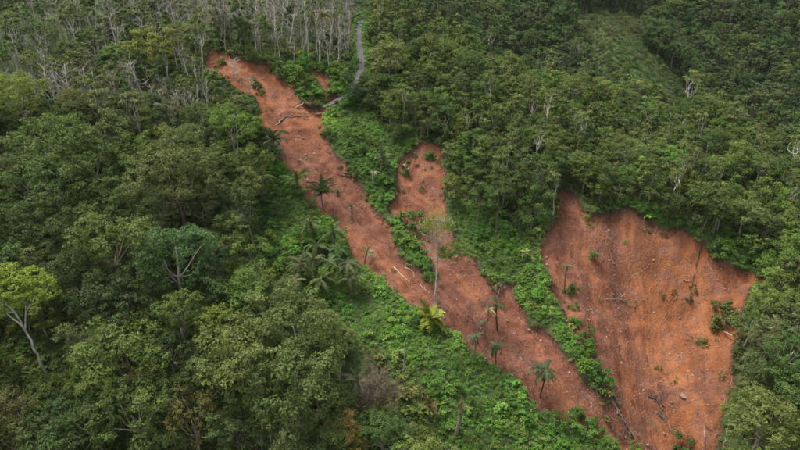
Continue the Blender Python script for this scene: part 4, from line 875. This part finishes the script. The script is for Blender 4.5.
for (u, v, h, lab, c, kw) in [
    (275, 140, 6, 'upright dark green palm at the left edge of the long scar', DK, dict(up=1.15, n=18, size=1.25)), (270, 152, 5, 'dark palm below the upright palm beside the long scar', DK, dict(up=1.0, n=16, size=1.1)),
    (322, 193, 5, 'dark feathery palm standing against the long scar', DK, dict(up=1.2, n=18, size=1.15)), (297, 180, 4, 'bright green young palm left of the dark feathery palm', LG, dict(up=1.15, n=14, size=1.15)),
    (351, 208, 4, 'small pale dry palm on the left edge of the long scar', (0.12, 0.11, 0.08), dict(up=1.1, n=12, size=0.45, dry=5)),
    (312, 222, 5, 'tall grey palm at the top of the palm thicket', GY, dict(up=0.7, n=14)), (334, 232, 6, 'leaning grey-green palm nearest the long scar', (0.06, 0.085, 0.045), dict(up=0.6, n=16, size=1.05)),
    (345, 262, 6, None, GY, dict(size=1.1, dry=3)), (330, 262, 6, None, (0.06, 0.085, 0.045), dict(size=1.0, dry=2)), (315, 258, 6, None, GY, dict(size=1.0, dry=3)), (302, 262, 5, None, (0.09, 0.09, 0.06), dict(size=1.0, dry=4)), (352, 278, 5, None, GY, dict(size=1.0, dry=2)), (322, 280, 5, None, (0.07, 0.09, 0.045), dict(size=1.1, dry=2)), (296, 280, 6, None, (0.1, 0.095, 0.07), dict(size=0.9, dry=5)), (340, 246, 5, None, (0.06, 0.1, 0.04), dict(size=1.0)), (318, 243, 4, None, LG, dict(size=1.1)), (365, 252, 4, 'small dry palm with a bare pale stem on the scar edge', (0.17, 0.15, 0.11), dict(n=8, size=0.6, up=0.9)),
    (545, 367, 8.5, 'tall palm with dark thin trunk in front of the lower long scar', (0.048, 0.06, 0.04), dict(n=15, size=1.05, up=0.25, dry=3, bark=(0.06, 0.055, 0.045), tr=0.14)),
    (497, 345, 6, 'small round-headed palm left of the tall dark palm', (0.055, 0.075, 0.045), dict(n=13, size=0.7, up=0.1, bark=(0.08, 0.07, 0.055), tr=0.11)), (477, 335, 7, 'palm with a drooping head on the green slope edge', (0.06, 0.07, 0.045), dict(n=12, size=0.75, up=0.0, dry=3, bark=(0.2, 0.18, 0.14), tr=0.13)),
    (500, 303, 8, 'slim palm with a bushy stem on the lower short scar', (0.05, 0.075, 0.036), dict(n=10, size=0.7, up=0.5, dry=2, bark=(0.07, 0.085, 0.04), tr=0.2)), (486, 308, 8, 'dead palm with a dry brown head on the scar', (0.24, 0.19, 0.15), dict(n=6, size=0.6, up=0.3, dry=8, bark=(0.2, 0.17, 0.14), tr=0.12)),
    (568, 268, 7, 'pale-headed palm with a bare stem at the left of the wide scar', (0.12, 0.12, 0.085), dict(n=12, size=0.45, up=0.5, dry=6, bark=(0.09, 0.08, 0.06), tr=0.12)),
    (458, 410, 7, 'shaggy dead palm with hanging dry fronds on the lower green slope', (0.17, 0.145, 0.115), dict(n=16, size=0.55, up=1.35, dry=26, bark=(0.2, 0.17, 0.14), tr=0.34, kind='arch')), (428, 408, 4, 'dry brown palm beside the dry twiggy tree', (0.15, 0.115, 0.085), dict(n=20, size=0.6, up=1.3, dry=8)),
    (381, 158, 5, 'grey-green palm on the slope left of the short scar', (0.06, 0.07, 0.055), dict(up=0.8, n=14, size=0.9)), (374, 172, 3, 'broken palm stump with a whitish head left of the short scar', (0.3, 0.3, 0.28), dict(n=7, size=0.5, up=0.2, dry=5, bark=(0.3, 0.28, 0.25), tr=0.3)),
    (720, 208, 7, 'palm with long drooping fronds above the rim of the wide scar', (0.075, 0.082, 0.048), dict(n=16, size=1.0, up=0.15, dry=2, bark=(0.25, 0.23, 0.19))), (698, 200, 8, 'feathery olive palm above the wide scar', GY, dict(n=13, size=1.1)), (650, 195, 6, 'grey palm stump-like crown on the wide scar rim', GY, dict(n=9, size=0.7, dry=3)),
    (238, 20, 8, 'dark broad palm in the bare grove above the scar', (0.05, 0.06, 0.036), dict(n=16, size=1.35)), (225, 15, 8, 'dark palm left of another in the bare grove', (0.05, 0.06, 0.036), dict(n=15, size=1.25)), (285, 42, 5, 'small olive palm among bare trunks above the scar', (0.085, 0.1, 0.045), dict(n=12, size=1.0)), (318, 12, 8, 'yellowish palm in the bare grove near the road', (0.12, 0.11, 0.05), dict(n=14, size=1.3)), (335, 18, 8, 'brownish palm in the bare grove nearest the road', (0.11, 0.095, 0.05), dict(n=14, size=1.3)),
    (238, 195, 10, 'palm with grey hanging fronds at the forest edge', (0.13, 0.115, 0.085), dict(n=9, size=1.0, up=0.6, dry=6, bark=(0.3, 0.27, 0.22))), (218, 240, 9, 'grey palm with arching fronds behind the light green tree', (0.11, 0.105, 0.08), dict(n=13, size=1.3)), (155, 222, 9, 'grey-fronded palm in the middle of the left forest', (0.12, 0.12, 0.09), dict(n=12, size=1.2)), (260, 172, 8, 'drooping palm at the top of the clearing', (0.1, 0.1, 0.06), dict(n=13, size=1.1)),
    (783, 332, 6, 'palm with pale drooping fronds right of the wide scar', (0.17, 0.155, 0.11), dict(n=13, size=1.15, dry=3)), (355, 382, 6, 'silvery palm top behind the dry twiggy tree', (0.16, 0.17, 0.16), dict(n=9, size=0.8, up=1.1))]:
    put_palm(u, v, h, lab, c, **kw)
put_palm(430, 319, 1.9, 'yellow palm-like plant with broad leaves below the long scar', (0.2, 0.22, 0.05), n=22, kind='broad', up=0.75, size=1.75, name='broadleaf_plant', cat='plant', group=None, tr=0.1)
put_palm(526, 252, 2.0, 'pale yellow rosette plant on the green strip by the wide scar', (0.15, 0.165, 0.06), n=11, kind='broad', up=0.5, size=0.7, name='broadleaf_plant', cat='plant', group=None, tr=0.1)

# ------------------------------------------------------------------ trees with a look of their own
def own_tree(name, label, foot, tubes, lobes, leafc, barkc, leaf=0.4, per=16, subs=9, seed=1, cover=1.0, scale=1.0):
    """tubes: list of (points, radii); lobes: list of (centre, radius), all in metres from the foot"""
    r = np.random.default_rng(seed); tb = Tubes(); bb = Tubes()
    for i, (p, q) in enumerate(tubes):
        p = np.array(p, float); m = 4 * (len(p) - 1) + 1; t = np.linspace(0, len(p) - 1, m); pp = np.stack([np.interp(t, np.arange(len(p)), p[:, a]) for a in range(3)], 1); pp[1:-1] += r.normal(size=(m - 2, 3)) * 0.05
        (tb if i == 0 else bb).add(pp, np.interp(t, np.arange(len(p)), q), 7)
    Pl, Nl, Sl, Tl = [], [], [], []
    for c, rr in lobes:
        c = np.array(c, float); ns = max(4, int(subs * rr * rr * cover)); d = unit(ns, r); d[:, 2] = d[:, 2] * 0.8 + 0.3
        for dv in d:
            sc = c + dv * rr * np.array([1, 1, 0.68]); m = per; e = unit(m, r)
            Pl.append(sc + e * leaf * 1.6 * r.uniform(.4, 1, (m, 1)) * np.array([1.1, 1.1, .6])); Nl.append(e * .6 + dv * .4 + np.array([0, 0, .55]) + unit(m, r) * .5); Sl.append(leaf * r.uniform(.65, 1.3, m)); Tl.append(np.clip(.5 + r.normal() * .16 + r.normal(size=m) * .12, 0, 1))
    V, Q = leaf_quads(np.vstack(Pl), np.vstack(Nl), np.concatenate(Sl), r)
    root = bpy.data.objects.new(name, None); col.objects.link(root); root.location = foot; root.scale = (scale,) * 3
    link('trunk', tb.mesh('trunk'), root, barkc)
    if bb.n: link('limb', bb.mesh('limb'), root, barkc)
    link('crown', mesh_from('crown', V, Q, mats=[M_LEAF], tint=np.concatenate(Tl)), root, leafc)
    return tag(root, label, 'tree')
# yellow-green tree at the left edge
f = hit(50, 382)
own_tree('broadleaf_tree', 'bright yellow-green tree with forked white trunk at the left edge', f,
    [([(0, 0, -1), (-.3, 0, 5), (-1.0, .3, 9.5), (-1.4, .3, 12)], [.2, .17, .14, .11]), ([(-1.1, .3, 9.6), (-3.4, .5, 12.6), (-5.6, .8, 15.4)], [.11, .08, .04]), ([(-1.4, .3, 12), (-2.4, 0, 15), (-3.2, -.3, 17)], [.14, .1, .04]), ([(-.9, .3, 9.2), (.5, -.2, 12.5), (1.2, -.5, 15.5)], [.11, .09, .04]), ([(.5, -.2, 12.5), (2.2, 0, 14.5), (3.6, .3, 15.8)], [.1, .07, .03]), ([(-1.4, .3, 12), (-4.6, 0, 12.8), (-6.6, 0, 13.2)], [.11, .07, .03])],
    [((-3.4, 0, 17.2), 2.1), ((-5.6, .8, 16), 2.0), ((1.0, -.5, 16.4), 2.1), ((3.5, .3, 16.4), 1.6), ((-1.2, .5, 17.6), 2.0), ((2.0, .8, 17.2), 1.7), ((-6.8, 0, 13.8), 1.8), ((-2.0, -1.2, 15.2), 1.5), ((-5.4, -1, 12.4), 1.4), ((-3.2, -1, 12.6), 1.2), ((4.6, 0, 15.4), 1.1), ((-4.6, 1.5, 18), 1.6), ((-7.8, .5, 15.6), 1.6), ((-8.2, 0, 12.6), 1.4), ((3.0, -.6, 15), 1.2), ((-6.4, -.6, 10.8), 1.3), ((-4.2, -.8, 11), 1.0), ((.6, -.8, 14.4), 1.1), ((-8.4, 0, 10.6), 1.2)], (0.135, 0.165, 0.032), (0.46, 0.43, 0.38), leaf=0.27, per=20, subs=16, seed=21, scale=1.3)
f = hit(82, 362)
own_tree('broadleaf_tree', 'small grey-green tree with pale leaning trunk right of the yellow-green tree', f,
    [([(0, 0, -1), (-.5, 0, 3.2), (-1.1, 0, 6)], [.16, .13, .1]), ([(-1.1, 0, 6), (-2.2, 0, 7.6)], [.08, .03]), ([(-.8, 0, 4.6), (-1.9, .2, 6), (-2.7, .2, 6.7)], [.07, .05, .03]), ([(-1.1, 0, 6), (-.6, 0, 7.8)], [.07, .03])],
    [((-1.2, 0, 7.6), 1.2), ((-2.4, 0, 7.2), 1.0), ((-.2, 0, 7.3), .9), ((-2.8, 0, 5.6), .9), ((-1.8, -.5, 4.4), .8), ((.4, 0, 6.4), .7)], (0.1, 0.115, 0.062), (0.42, 0.39, 0.34), leaf=0.36, per=13, subs=9, seed=22)
# lone pale tree in front of the joining scars
f = hit(435, 305)
own_tree('broadleaf_tree', 'lone pale-trunked tree with thin two-tier crown in front of the scars', f,
    [([(0, 0, -1), (.05, 0, 5), (.2, 0, 10), (.0, 0, 15)], [.15, .135, .11, .06]), ([(.1, 0, 8.4), (1.6, 0, 9.3), (3.8, 0, 9.8)], [.08, .06, .03]), ([(.1, 0, 8.2), (-.8, 0, 9.0)], [.06, .03]), ([(.15, 0, 11), (-1.2, .3, 13), (-2.2, .3, 14.6)], [.08, .06, .03]), ([(.15, 0, 11.5), (1.4, -.3, 13.5), (2.0, -.3, 15)], [.08, .06, .03]), ([(.1, 0, 13), (-.8, -.4, 15.3)], [.06, .03]), ([(.1, 0, 13.3), (.9, .5, 15.6)], [.06, .03]), ([(.15, 0, 12), (2.4, 0, 13.2)], [.06, .03]), ([(.15, 0, 12.2), (-2.5, 0, 13.2)], [.06, .03])],
    [((2.2, 0, 10.2), 1.5), ((4.0, .2, 10.1), 1.4), ((1.0, -.3, 9.7), 1.2), ((5.2, 0, 9.6), .9), ((3.0, -.8, 9.3), 1.0)], (0.08, 0.12, 0.032), (0.55, 0.52, 0.48), leaf=0.26, per=20, subs=15, seed=23, scale=1.42)
root = bpy.data.objects[[o.name for o in bpy.data.objects if o.get('label', '').startswith('lone pale')][0]]
r9 = np.random.default_rng(77); Pl = []; 
for c, rr, n in (((0, 0, 15.2), 2.4, 800), ((-1.8, .2, 14.4), 1.3, 360), ((1.7, -.2, 14.6), 1.3, 360), ((0, 0, 13), 1.8, 130), ((.9, 0, 11.6), 1.0, 20)):
    Pl.append(np.array(c) + r9.normal(size=(n, 3)) * rr * 0.42)
P_ = np.vstack(Pl); V, Q = leaf_quads(P_, unit(len(P_), r9) + np.array([0, 0, .8]), 0.24 * r9.uniform(.6, 1.3, len(P_)), r9)
link('upper_crown', mesh_from('upper_crown', V, Q, mats=[M_LEAF], tint=r9.uniform(.3, .8, len(P_))), root, (0.1, 0.14, 0.042))
t_, b_ = bare_data(3001, h=6.5, rb=.12, prim=12, sec=4, ter=4, spread=.45, start=.1, up=1.0)
link('twig', b_.mesh('twig'), root, (0.34, 0.33, 0.29), (0.1, 0, 9.6))
# tall bare-limbed tree at upper left
def own_bare(label, u, v, s, seed, c, name='bare_tree', h=12, kw=None, dense=False, rz=0.0, tilt=(0, 0)):
    t, b = bare_data(seed, h=h, **(kw or {})); foot = hit(u, v); root = bpy.data.objects.new(name, None); col.objects.link(root); root.location = foot; root.scale = (s, s, s); root.rotation_euler = (tilt[0], tilt[1], rz)
    link('trunk', t.mesh('trunk'), root, c); link('crown', b.mesh('crown'), root, c); return tag(root, label, 'tree', 'bare grey trees')
own_bare('tall pale bare-limbed tree with thick trunk at upper left', 68, 52, 1.0, 4001, (0.38, 0.33, 0.28), h=17, kw=dict(rb=.3, prim=9, sec=4, ter=3, spread=.42, start=.4, up=1.0))
own_bare('thin white leafless tree on the left edge near the top', 11, 56, 1.0, 4002, (0.48, 0.46, 0.42), h=12, kw=dict(rb=.15, prim=6, sec=3, ter=2, spread=.3, start=.55, up=1.0))
for k, (u, v, lab, h) in enumerate([(138, 112, 'white spindly leafless tree left of two others above the left forest', 9), (165, 138, 'pale many-branched dead tree in the thin wood', 10), (182, 121, 'leaning pale dead tree right of the many-branched dead one', 8), (196, 118, 'pinkish bushy dead tree left of the long scar', 8), (128, 155, 'small whitish dead tree in front of the thin wood', 6), (110, 150, 'thin grey dead tree at the left of the thin wood', 8), (30, 65, 'grey leafless trunk beside the upper left edge', 9), (108, 105, 'slim grey leafless tree in the thin wood', 9), (120, 110, 'pale stick-like tree in the thin wood', 10), (240, 85, 'small bare tree at the left edge of the scar head', 7), (234, 80, 'bare tree with spread twigs on the scar head edge', 6), (248, 100, 'white thin dead stem beside the scar head', 6)]):
    own_bare(lab, u, v, 1.0, 4100 + k, tuple(np.array((0.46, 0.42, 0.38)) * random.uniform(.8, 1.15)), h=h, kw=dict(rb=.15, prim=14, sec=4, ter=3, spread=.38, start=.35, up=1.0, thick=1.1))
own_bare('dry brown twiggy tree with a wide crown at bottom centre', 380, 424, 1.0, 4201, (0.2, 0.15, 0.115), h=11.5, kw=dict(rb=.24, prim=40, sec=9, ter=6, spread=.42, start=.4, up=.75, thick=.8))
own_bare('dry brown spire of twigs behind the wide dry tree', 372, 400, 1.0, 4202, (0.22, 0.165, 0.14), h=10, kw=dict(rb=.16, prim=22, sec=6, ter=4, spread=.2, start=.2, up=1.4))
own_bare('grey forked dead stem on the lower clearing', 403, 373, 1.0, 4203, (0.36, 0.34, 0.31), h=6, kw=dict(rb=.13, prim=4, sec=2, ter=1, spread=.35, start=.5, up=.9))
own_bare('thin standing dead stem on the green strip', 480, 345, 1.0, 4204, (0.3, 0.25, 0.22), h=9, kw=dict(rb=.12, prim=8, sec=3, ter=2, spread=.16, start=.5, up=1.2))
own_bare('grey dead snag between light green trees at the forest edge', 229, 300, 1.0, 4205, (0.42, 0.39, 0.36), h=6, kw=dict(rb=.3, prim=4, sec=2, ter=1, spread=.2, start=.6, up=1.2))
own_bare('pinkish dead bush beside the green clearing', 246, 280, 1.0, 4206, (0.36, 0.28, 0.23), h=6, kw=dict(rb=.16, prim=14, sec=5, ter=3, spread=.5, start=.3, up=.6))

for k, (u, v, lab, h, c, tl) in enumerate([(622, 298, 'uprooted dead bush lying on the upper wide scar', 3.6, (0.22, 0.16, 0.13), (-1.2, .3)), (612, 292, 'smaller uprooted bush left of another on the wide scar', 2.8, (0.18, 0.12, 0.095), (-1.0, -.6)), (634, 306, 'dark tangle of twigs on the middle wide scar', 3.0, (0.13, 0.1, 0.07), (-1.3, .9)),
    (662, 406, 'large tangle of dark branches low on the wide scar', 4.4, (0.13, 0.1, 0.085), (-1.3, .5)), (668, 424, 'grey tangle of branches below the dark one', 4.2, (0.2, 0.155, 0.13), (-1.2, -.5)), (655, 398, 'small dark root ball low on the wide scar', 2.6, (0.07, 0.055, 0.05), (-.9, .8)), (704, 428, 'root crown on the snapped trunk at the scar foot', 2.6, (0.2, 0.14, 0.11), (.4, .4)),
    (604, 388, 'grey dead branches on the ridge between the scars', 4.0, (0.24, 0.2, 0.165), (-.9, .7)), (618, 410, 'grey dead branches lower on that ridge', 4.2, (0.25, 0.205, 0.17), (-1.0, .6)), (630, 430, 'lowest grey dead branches on that ridge', 4.2, (0.22, 0.18, 0.15), (-1.1, .5)), (736, 330, 'grey dead bush at the right edge of the wide scar', 4.2, (0.2, 0.17, 0.13), (-.7, -.6)), (770, 360, 'pale fallen crown in the woods right of the wide scar', 6.0, (0.3, 0.26, 0.21), (-1.0, -.8)), (352, 180, 'brown uprooted bush on the right edge of the long scar', 2.4, (0.16, 0.09, 0.065), (-1.0, -.5)), (312, 108, 'brown dry bush at the broken road end', 3.0, (0.15, 0.11, 0.085), (.2, .1)),
    (490, 312, 'pinkish dry bush between the two slim palms', 5.0, (0.25, 0.18, 0.15), (.1, .05)), (496, 302, 'dry twigs beside the slim palms on the scar', 4.0, (0.2, 0.15, 0.12), (-.3, .3)), (368, 262, 'whitish dry bush on the left edge of the long scar', 3.0, (0.33, 0.28, 0.22), (.1, .2))]):
    own_bare(lab, u, v, 1.0, 4300 + k, c, name='dead_bush', h=h, kw=dict(rb=.13, prim=13, sec=5, ter=3, spread=.62, start=.15, up=.7, thick=.9), tilt=tl)['category'] = 'dead bush'

# ------------------------------------------------------------------ fallen timber, stumps, boulders, stones on the scars
def put_log(label, px, r0, c, twigs=0, seed=1, name='fallen_log', lift=None, cat='log'):
    r = np.random.default_rng(seed); P = np.array([hit(u, v) for u, v in px]); t = np.linspace(0, len(P) - 1, 5 * len(P)); pp = np.stack([np.interp(t, np.arange(len(P)), P[:, a]) for a in range(3)], 1)
    pp[:, 2] = np.maximum(pp[:, 2], zat(pp[:, 0], pp[:, 1])) + r0 * 0.7; pp += r.normal(size=pp.shape) * r0 * 0.25; pp[1:-1] += r.normal(size=(1, 3)) * 0.5 * np.sin(np.linspace(0, math.pi, len(pp)))[1:-1, None] * np.array([1, 1, 0]); pp[:, 2] = np.maximum(pp[:, 2], zat(pp[:, 0], pp[:, 1]) + r0 * .4)
    foot = pp[0].copy(); tb = Tubes(); tb.add(pp - foot, np.linspace(r0, r0 * 0.55, len(pp)), 7)
    V, Q, T = tb.arrays(); n0 = 7; V = np.vstack([V, [pp[0] - foot]]); T = np.vstack([T, np.stack([(np.arange(7) + 1) % 7, np.arange(7), np.full(7, len(V) - 1)], -1)])
    root = bpy.data.objects.new(name, None); col.objects.link(root); root.location = foot
    link('stem', mesh_from('stem', V, Q, T, [M_BARK], smooth=True), root, c)
    for k in range(twigs):
        i = r.integers(len(pp) // 3, len(pp)); d = unit(1, r)[0]; d[2] = abs(d[2]) * .8 + .2; L = r.uniform(.8, 2.0); tw = Tubes(); a = pp[i] - foot; tw.add(bent(a, a + d * L, 4, .15, r), np.linspace(r0 * .4, .03, 4), 4); link('branch', tw.mesh('branch'), root, c)
    return tag(root, label, cat, 'fallen timber on the scars')
PALE, BRN, BLK = (0.34, 0.28, 0.22), (0.24, 0.18, 0.13), (0.05, 0.042, 0.036)
for k, (lab, px, r0, c, tw) in enumerate([
    ('pale log beside the road end on the long scar', [(297, 108), (304, 104)], .3, PALE, 0), ('long timber lying across the long scar below the road end', [(279, 122), (292, 119), (308, 117)], .22, BRN, 2), ('short upright pale stub on the left of the crossing timber', [(276, 126), (279, 121)], .22, PALE, 0),
    ('dark leaning trunk on the wide scar', [(703, 241), (699, 262), (692, 288)], .17, BLK, 6), ('short pale log on the wide scar near the dark trunk', [(683, 281), (690, 283)], .14, PALE, 0), ('slim log right of the dark leaning trunk', [(708, 265), (713, 272)], .14, (0.4, 0.26, 0.18), 0),
    ('pale log at the right edge of the wide scar', [(724, 333), (739, 340)], .2, PALE, 2), ('crooked branch above the pale log on the wide scar', [(722, 306), (729, 314), (735, 325)], .16, (0.3, 0.24, 0.19), 3), ('thin upright stick low on the wide scar', [(722, 392), (724, 406)], .09, (0.3, 0.21, 0.15), 1), ('thin curved root at the lower right of the wide scar', [(731, 378), (727, 384), (729, 391)], .08, (0.28, 0.2, 0.14), 2),
    ('dark driftwood log in the lower wide scar', [(648, 397), (656, 402), (664, 408)], .24, (0.09, 0.07, 0.06), 5), ('grey driftwood log below the dark one', [(655, 412), (662, 422), (672, 432)], .16, (0.2, 0.16, 0.13), 4), ('bleached stick in the middle of the wide scar', [(619, 301), (625, 295)], .14, PALE, 2), ('tangle of roots on the upper left of the wide scar', [(606, 300), (616, 297), (626, 301)], .14, (0.25, 0.18, 0.15), 7),
    ('brown slanting log at the bottom right of the wide scar', [(727, 432), (722, 442), (718, 452)], .2, (0.2, 0.15, 0.12), 4), ('white curved branch at the bottom edge', [(534, 447), (548, 440), (563, 438)], .13, (0.5, 0.48, 0.43), 1), ('dark root line on the long scar', [(292, 150), (306, 160), (318, 172)], .1, (0.12, 0.09, 0.08), 2), ('brown root mat on the right edge of the long scar', [(338, 175), (346, 176), (356, 178)], .2, (0.2, 0.11, 0.08), 5),
    ('pale splintered log on the lower long scar', [(405, 268), (414, 279)], .14, PALE, 0), ('pale plank-like log beside the lower long scar edge', [(394, 268), (410, 285)], .13, (0.46, 0.38, 0.29), 0), ('thin pale root on the lower long scar', [(420, 285), (434, 297)], .1, (0.44, 0.36, 0.28), 1), ('pale stick lying on the middle long scar', [(300, 160), (312, 172)], .08, (0.44, 0.33, 0.26), 0),
    ('grey fallen stem on the ridge between the scars', [(596, 372), (606, 392), (616, 408)], .13, (0.24, 0.2, 0.16), 8), ('grey fallen stem lower on the ridge between the scars', [(612, 402), (622, 420), (632, 438)], .13, (0.26, 0.22, 0.18), 8), ('dark fallen trunk in the woods right of the wide scar', [(762, 350), (775, 372)], .2, (0.22, 0.16, 0.13), 3), ('pale stick on the short scar', [(430, 188), (435, 194)], .1, PALE, 0), ('pale twig at the left of the wide scar', [(589, 284), (594, 289)], .08, PALE, 1)]):
    put_log(lab, px, r0, c, tw, 500 + k)
def put_pole(label, foot, topp, r0, c, h):
    """a stem standing free in the ground: foot pixel and pixel of its top at height h"""
    a = hit(*foot); d = hit(topp[0], topp[1], h); b = d + np.array([0, 0, h]); tb = Tubes(); tb.add(np.vstack([a - [0, 0, .8], a * .5 + b * .5 + rng.normal(0, .1, 3), b]) - a, [r0, r0 * .85, r0 * .6], 7)
    root = bpy.data.objects.new('snag', None); col.objects.link(root); root.location = a; link('stem', tb.mesh('stem'), root, c)
    for k in range(3):
        q = a * .35 + b * .65 + (b - a) * .1 * k; tw = Tubes(); dv = unit(1)[0]; tw.add(bent(q - a, q - a + dv * 1.0, 3, .1, rng), [r0 * .45, r0 * .3, .03], 4); link('branch', tw.mesh('branch'), root, c)
    tag(root, label, 'dead tree')
put_pole('leaning bare pole rising from the dark hollow of the left forest', (180, 370), (147, 317), .13, (0.42, 0.36, 0.26), 13)
put_pole('brown snapped trunk standing at the foot of the wide scar', (705, 456), (704, 428), .2, (0.28, 0.19, 0.14), 6)
put_pole('white slim stem standing above the wide scar rim', (679, 212), (679, 178), .13, (0.5, 0.48, 0.44), 8)
put_pole('short white stem in the dark forest right of the short scar', (489, 180), (488, 155), .12, (0.52, 0.52, 0.5), 6)
def rock_mesh(seed, n=2):
    import bmesh
    bm = bmesh.new(); bmesh.ops.create_icosphere(bm, subdivisions=n, radius=1); r = np.random.default_rng(seed); k = r.normal(size=(4, 3))
    for v in bm.verts:
        p = np.array(v.co); v.co = Vector(p * (1 + 0.22 * math.sin(p @ k[0] * 2.2) + 0.15 * math.sin(p @ k[1] * 4 + 1)) * np.array([1.2, .95, .7]))
    me = bpy.data.meshes.new('boulder'); bm.to_mesh(me); bm.free(); a = me.attributes.new('tint', 'FLOAT', 'FACE'); a.data.foreach_set('value', np.full(len(me.polygons), r.uniform(.0, .4), np.float32)); me.materials.append(M_STONE); return me
for k, (u, v, w, lab) in enumerate([(405, 166, 9, 'pale pink boulder at the left of the short scar'), (303, 139, 5, 'white stone on the upper long scar'), (306, 155, 5, 'whitish stone below another on the upper long scar'), (314, 154, 5, 'pale stone right of the whitish stone on the long scar'), (683, 398, 10, 'pinkish clod low on the wide scar'), (318, 115, 9, 'reddish boulder at the broken road end'), (299, 137, 4, 'small pale stone above the white stone'), (672, 402, 5, 'small pale stone left of the pinkish clod'), (458, 276, 4, 'pale stone on the lower short scar'), (507, 321, 4, 'white stone on the scar below the short scar'), (371, 252, 6, 'whitish rock at the left edge of the long scar'), (664, 434, 6, 'orange clod at the foot of the wide scar'), (611, 436, 4, 'pale stone beside the shrubs at the bottom')]):
    b = hit(u, v); s = w * project(*b)[2] / FPX / 3.4; tag(link('boulder', rock_mesh(600 + k), None, None, b + np.array([0, 0, s * .05]), (0, 0, k * 1.3), float(s)), lab, 'boulder', 'boulders on the scars')
def stones():
    r = np.random.default_rng(8); base = np.array([[1, 0, 0], [-1, 0, 0], [0, 1, 0], [0, -1, 0], [0, 0, 1], [0, 0, -1]], float); F = np.array([[0, 2, 4], [2, 1, 4], [1, 3, 4], [3, 0, 4], [2, 0, 5], [1, 2, 5], [3, 1, 5], [0, 3, 5]])
    X = r.uniform(-70, 110, 120000); Y = r.uniform(70, 190, 120000); _, nar, wid = scar_fields(X, Y); s = np.maximum(nar, wid); p = np.where(wid > 0, .55, .35) * (0.35 + 1.6 * np.clip(fbm(X / 6, Y / 6, 3) + .15, 0, 1)); m = (s > .4) & (r.random(120000) < p); X, Y = X[m][:9000], Y[m][:9000]; n = len(X)
    sz = np.exp(r.normal(-2.42, .5, n)); V = base[None] * sz[:, None, None] * r.uniform(.6, 1.4, (n, 6, 3)); V += np.stack([X, Y, zat(X, Y) + sz * .3], -1)[:, None]
    tag(link('scattered_stones', mesh_from('stones', V.reshape(-1, 3), None, (F[None] + np.arange(n)[:, None, None] * 6).reshape(-1, 3), [M_STONE], np.repeat(r.uniform(0.1, 1, n) ** 1.2, 8))), 'pale stones and clods strewn over the bare scars', 'stones', kind='stuff'); print('stones', n)
    # roots and sticks too small to count
    tb = Tubes(); k = 0
    for x, y, w, s_ in zip(X[::9], Y[::9], wid[m][:9000][::9], s[m][:9000][::9]):
        L = r.uniform(.5, 2.0); a = r.normal(-1.57, .7); ex, ey = x + math.cos(a) * L, y + math.sin(a) * L; P = bent((x, y, float(zat(x, y)) + .06), (ex, ey, float(zat(ex, ey)) + .1), 4, .12 * L, r, .1); tb.add(P, np.linspace(.05, .02, 4) * r.uniform(.7, 1.6), 3); k += 1
    o = link('scattered_sticks', tb.mesh('sticks'), None, (0.34, 0.25, 0.19)); tag(o, 'roots and sticks strewn over the bare scars', 'sticks', kind='stuff')
    tb = Tubes()      # roots hanging over the torn edges
    for nm in ('long', 'short', 'wide'):
        P = SCAR[nm]; Cn = P.mean(0)
        for q in P:
            for j in range(3):
                a = q + r.normal(size=2) * .7; uv = project(a[0], a[1], float(zat(*a)))
                if inpoly(uv[0], uv[1], REG['lush1']): continue
                e = a + r.normal(size=2) * .5 + np.array([0.1, -1]) * r.uniform(.5, 1.6); tb.add(bent((*a, float(zat(*a)) + .3), (*e, float(zat(*e)) + .05), 4, .2, r), np.linspace(.05, .02, 4), 3)
    tag(link('hanging_roots', tb.mesh('roots'), None, (0.22, 0.15, 0.11)), 'torn roots hanging along the edges of the scars', 'roots', kind='stuff')
stones()
flush_labels()

# ------------------------------------------------------------------ the damp air between camera and far slope
def haze():
    m, nt, out = new_mat('damp_air'); v = N(nt, 'ShaderNodeVolumePrincipled'); v.inputs['Color'].default_value = (0.86, 0.9, 0.94, 1); v.inputs['Density'].default_value = HAZE; v.inputs['Anisotropy'].default_value = 0.2
    nt.links.new(v.outputs[0], out.inputs['Volume'])
    lo, hi = np.full(3, 1e9), np.full(3, -1e9)
    for o in col.objects:
        if o.get('kind') == 'structure' and o.type == 'MESH':
            c = np.empty(len(o.data.vertices) * 3, np.float32); o.data.vertices.foreach_get('co', c); c = c.reshape(-1, 3); lo = np.minimum(lo, c.min(0)); hi = np.maximum(hi, c.max(0))
    lo = lo - np.array([20, 20, 2.0]); hi = hi + np.array([20, 20, 24.0]); hi[2] = max(hi[2], 8)
    V = np.array([[(lo, hi)[i][0], (lo, hi)[j][1], (lo, hi)[k][2]] for i in (0, 1) for j in (0, 1) for k in (0, 1)])
    me = mesh_from('haze', V, [(0, 1, 3, 2), (4, 6, 7, 5), (0, 4, 5, 1), (2, 3, 7, 6), (0, 2, 6, 4), (1, 5, 7, 3)], None, [m])
    o = link('haze', me); tag(o, 'thin damp air paling the far slope', 'haze', kind='stuff'); print('haze', lo, hi)
HAZE = 0.00003
haze()
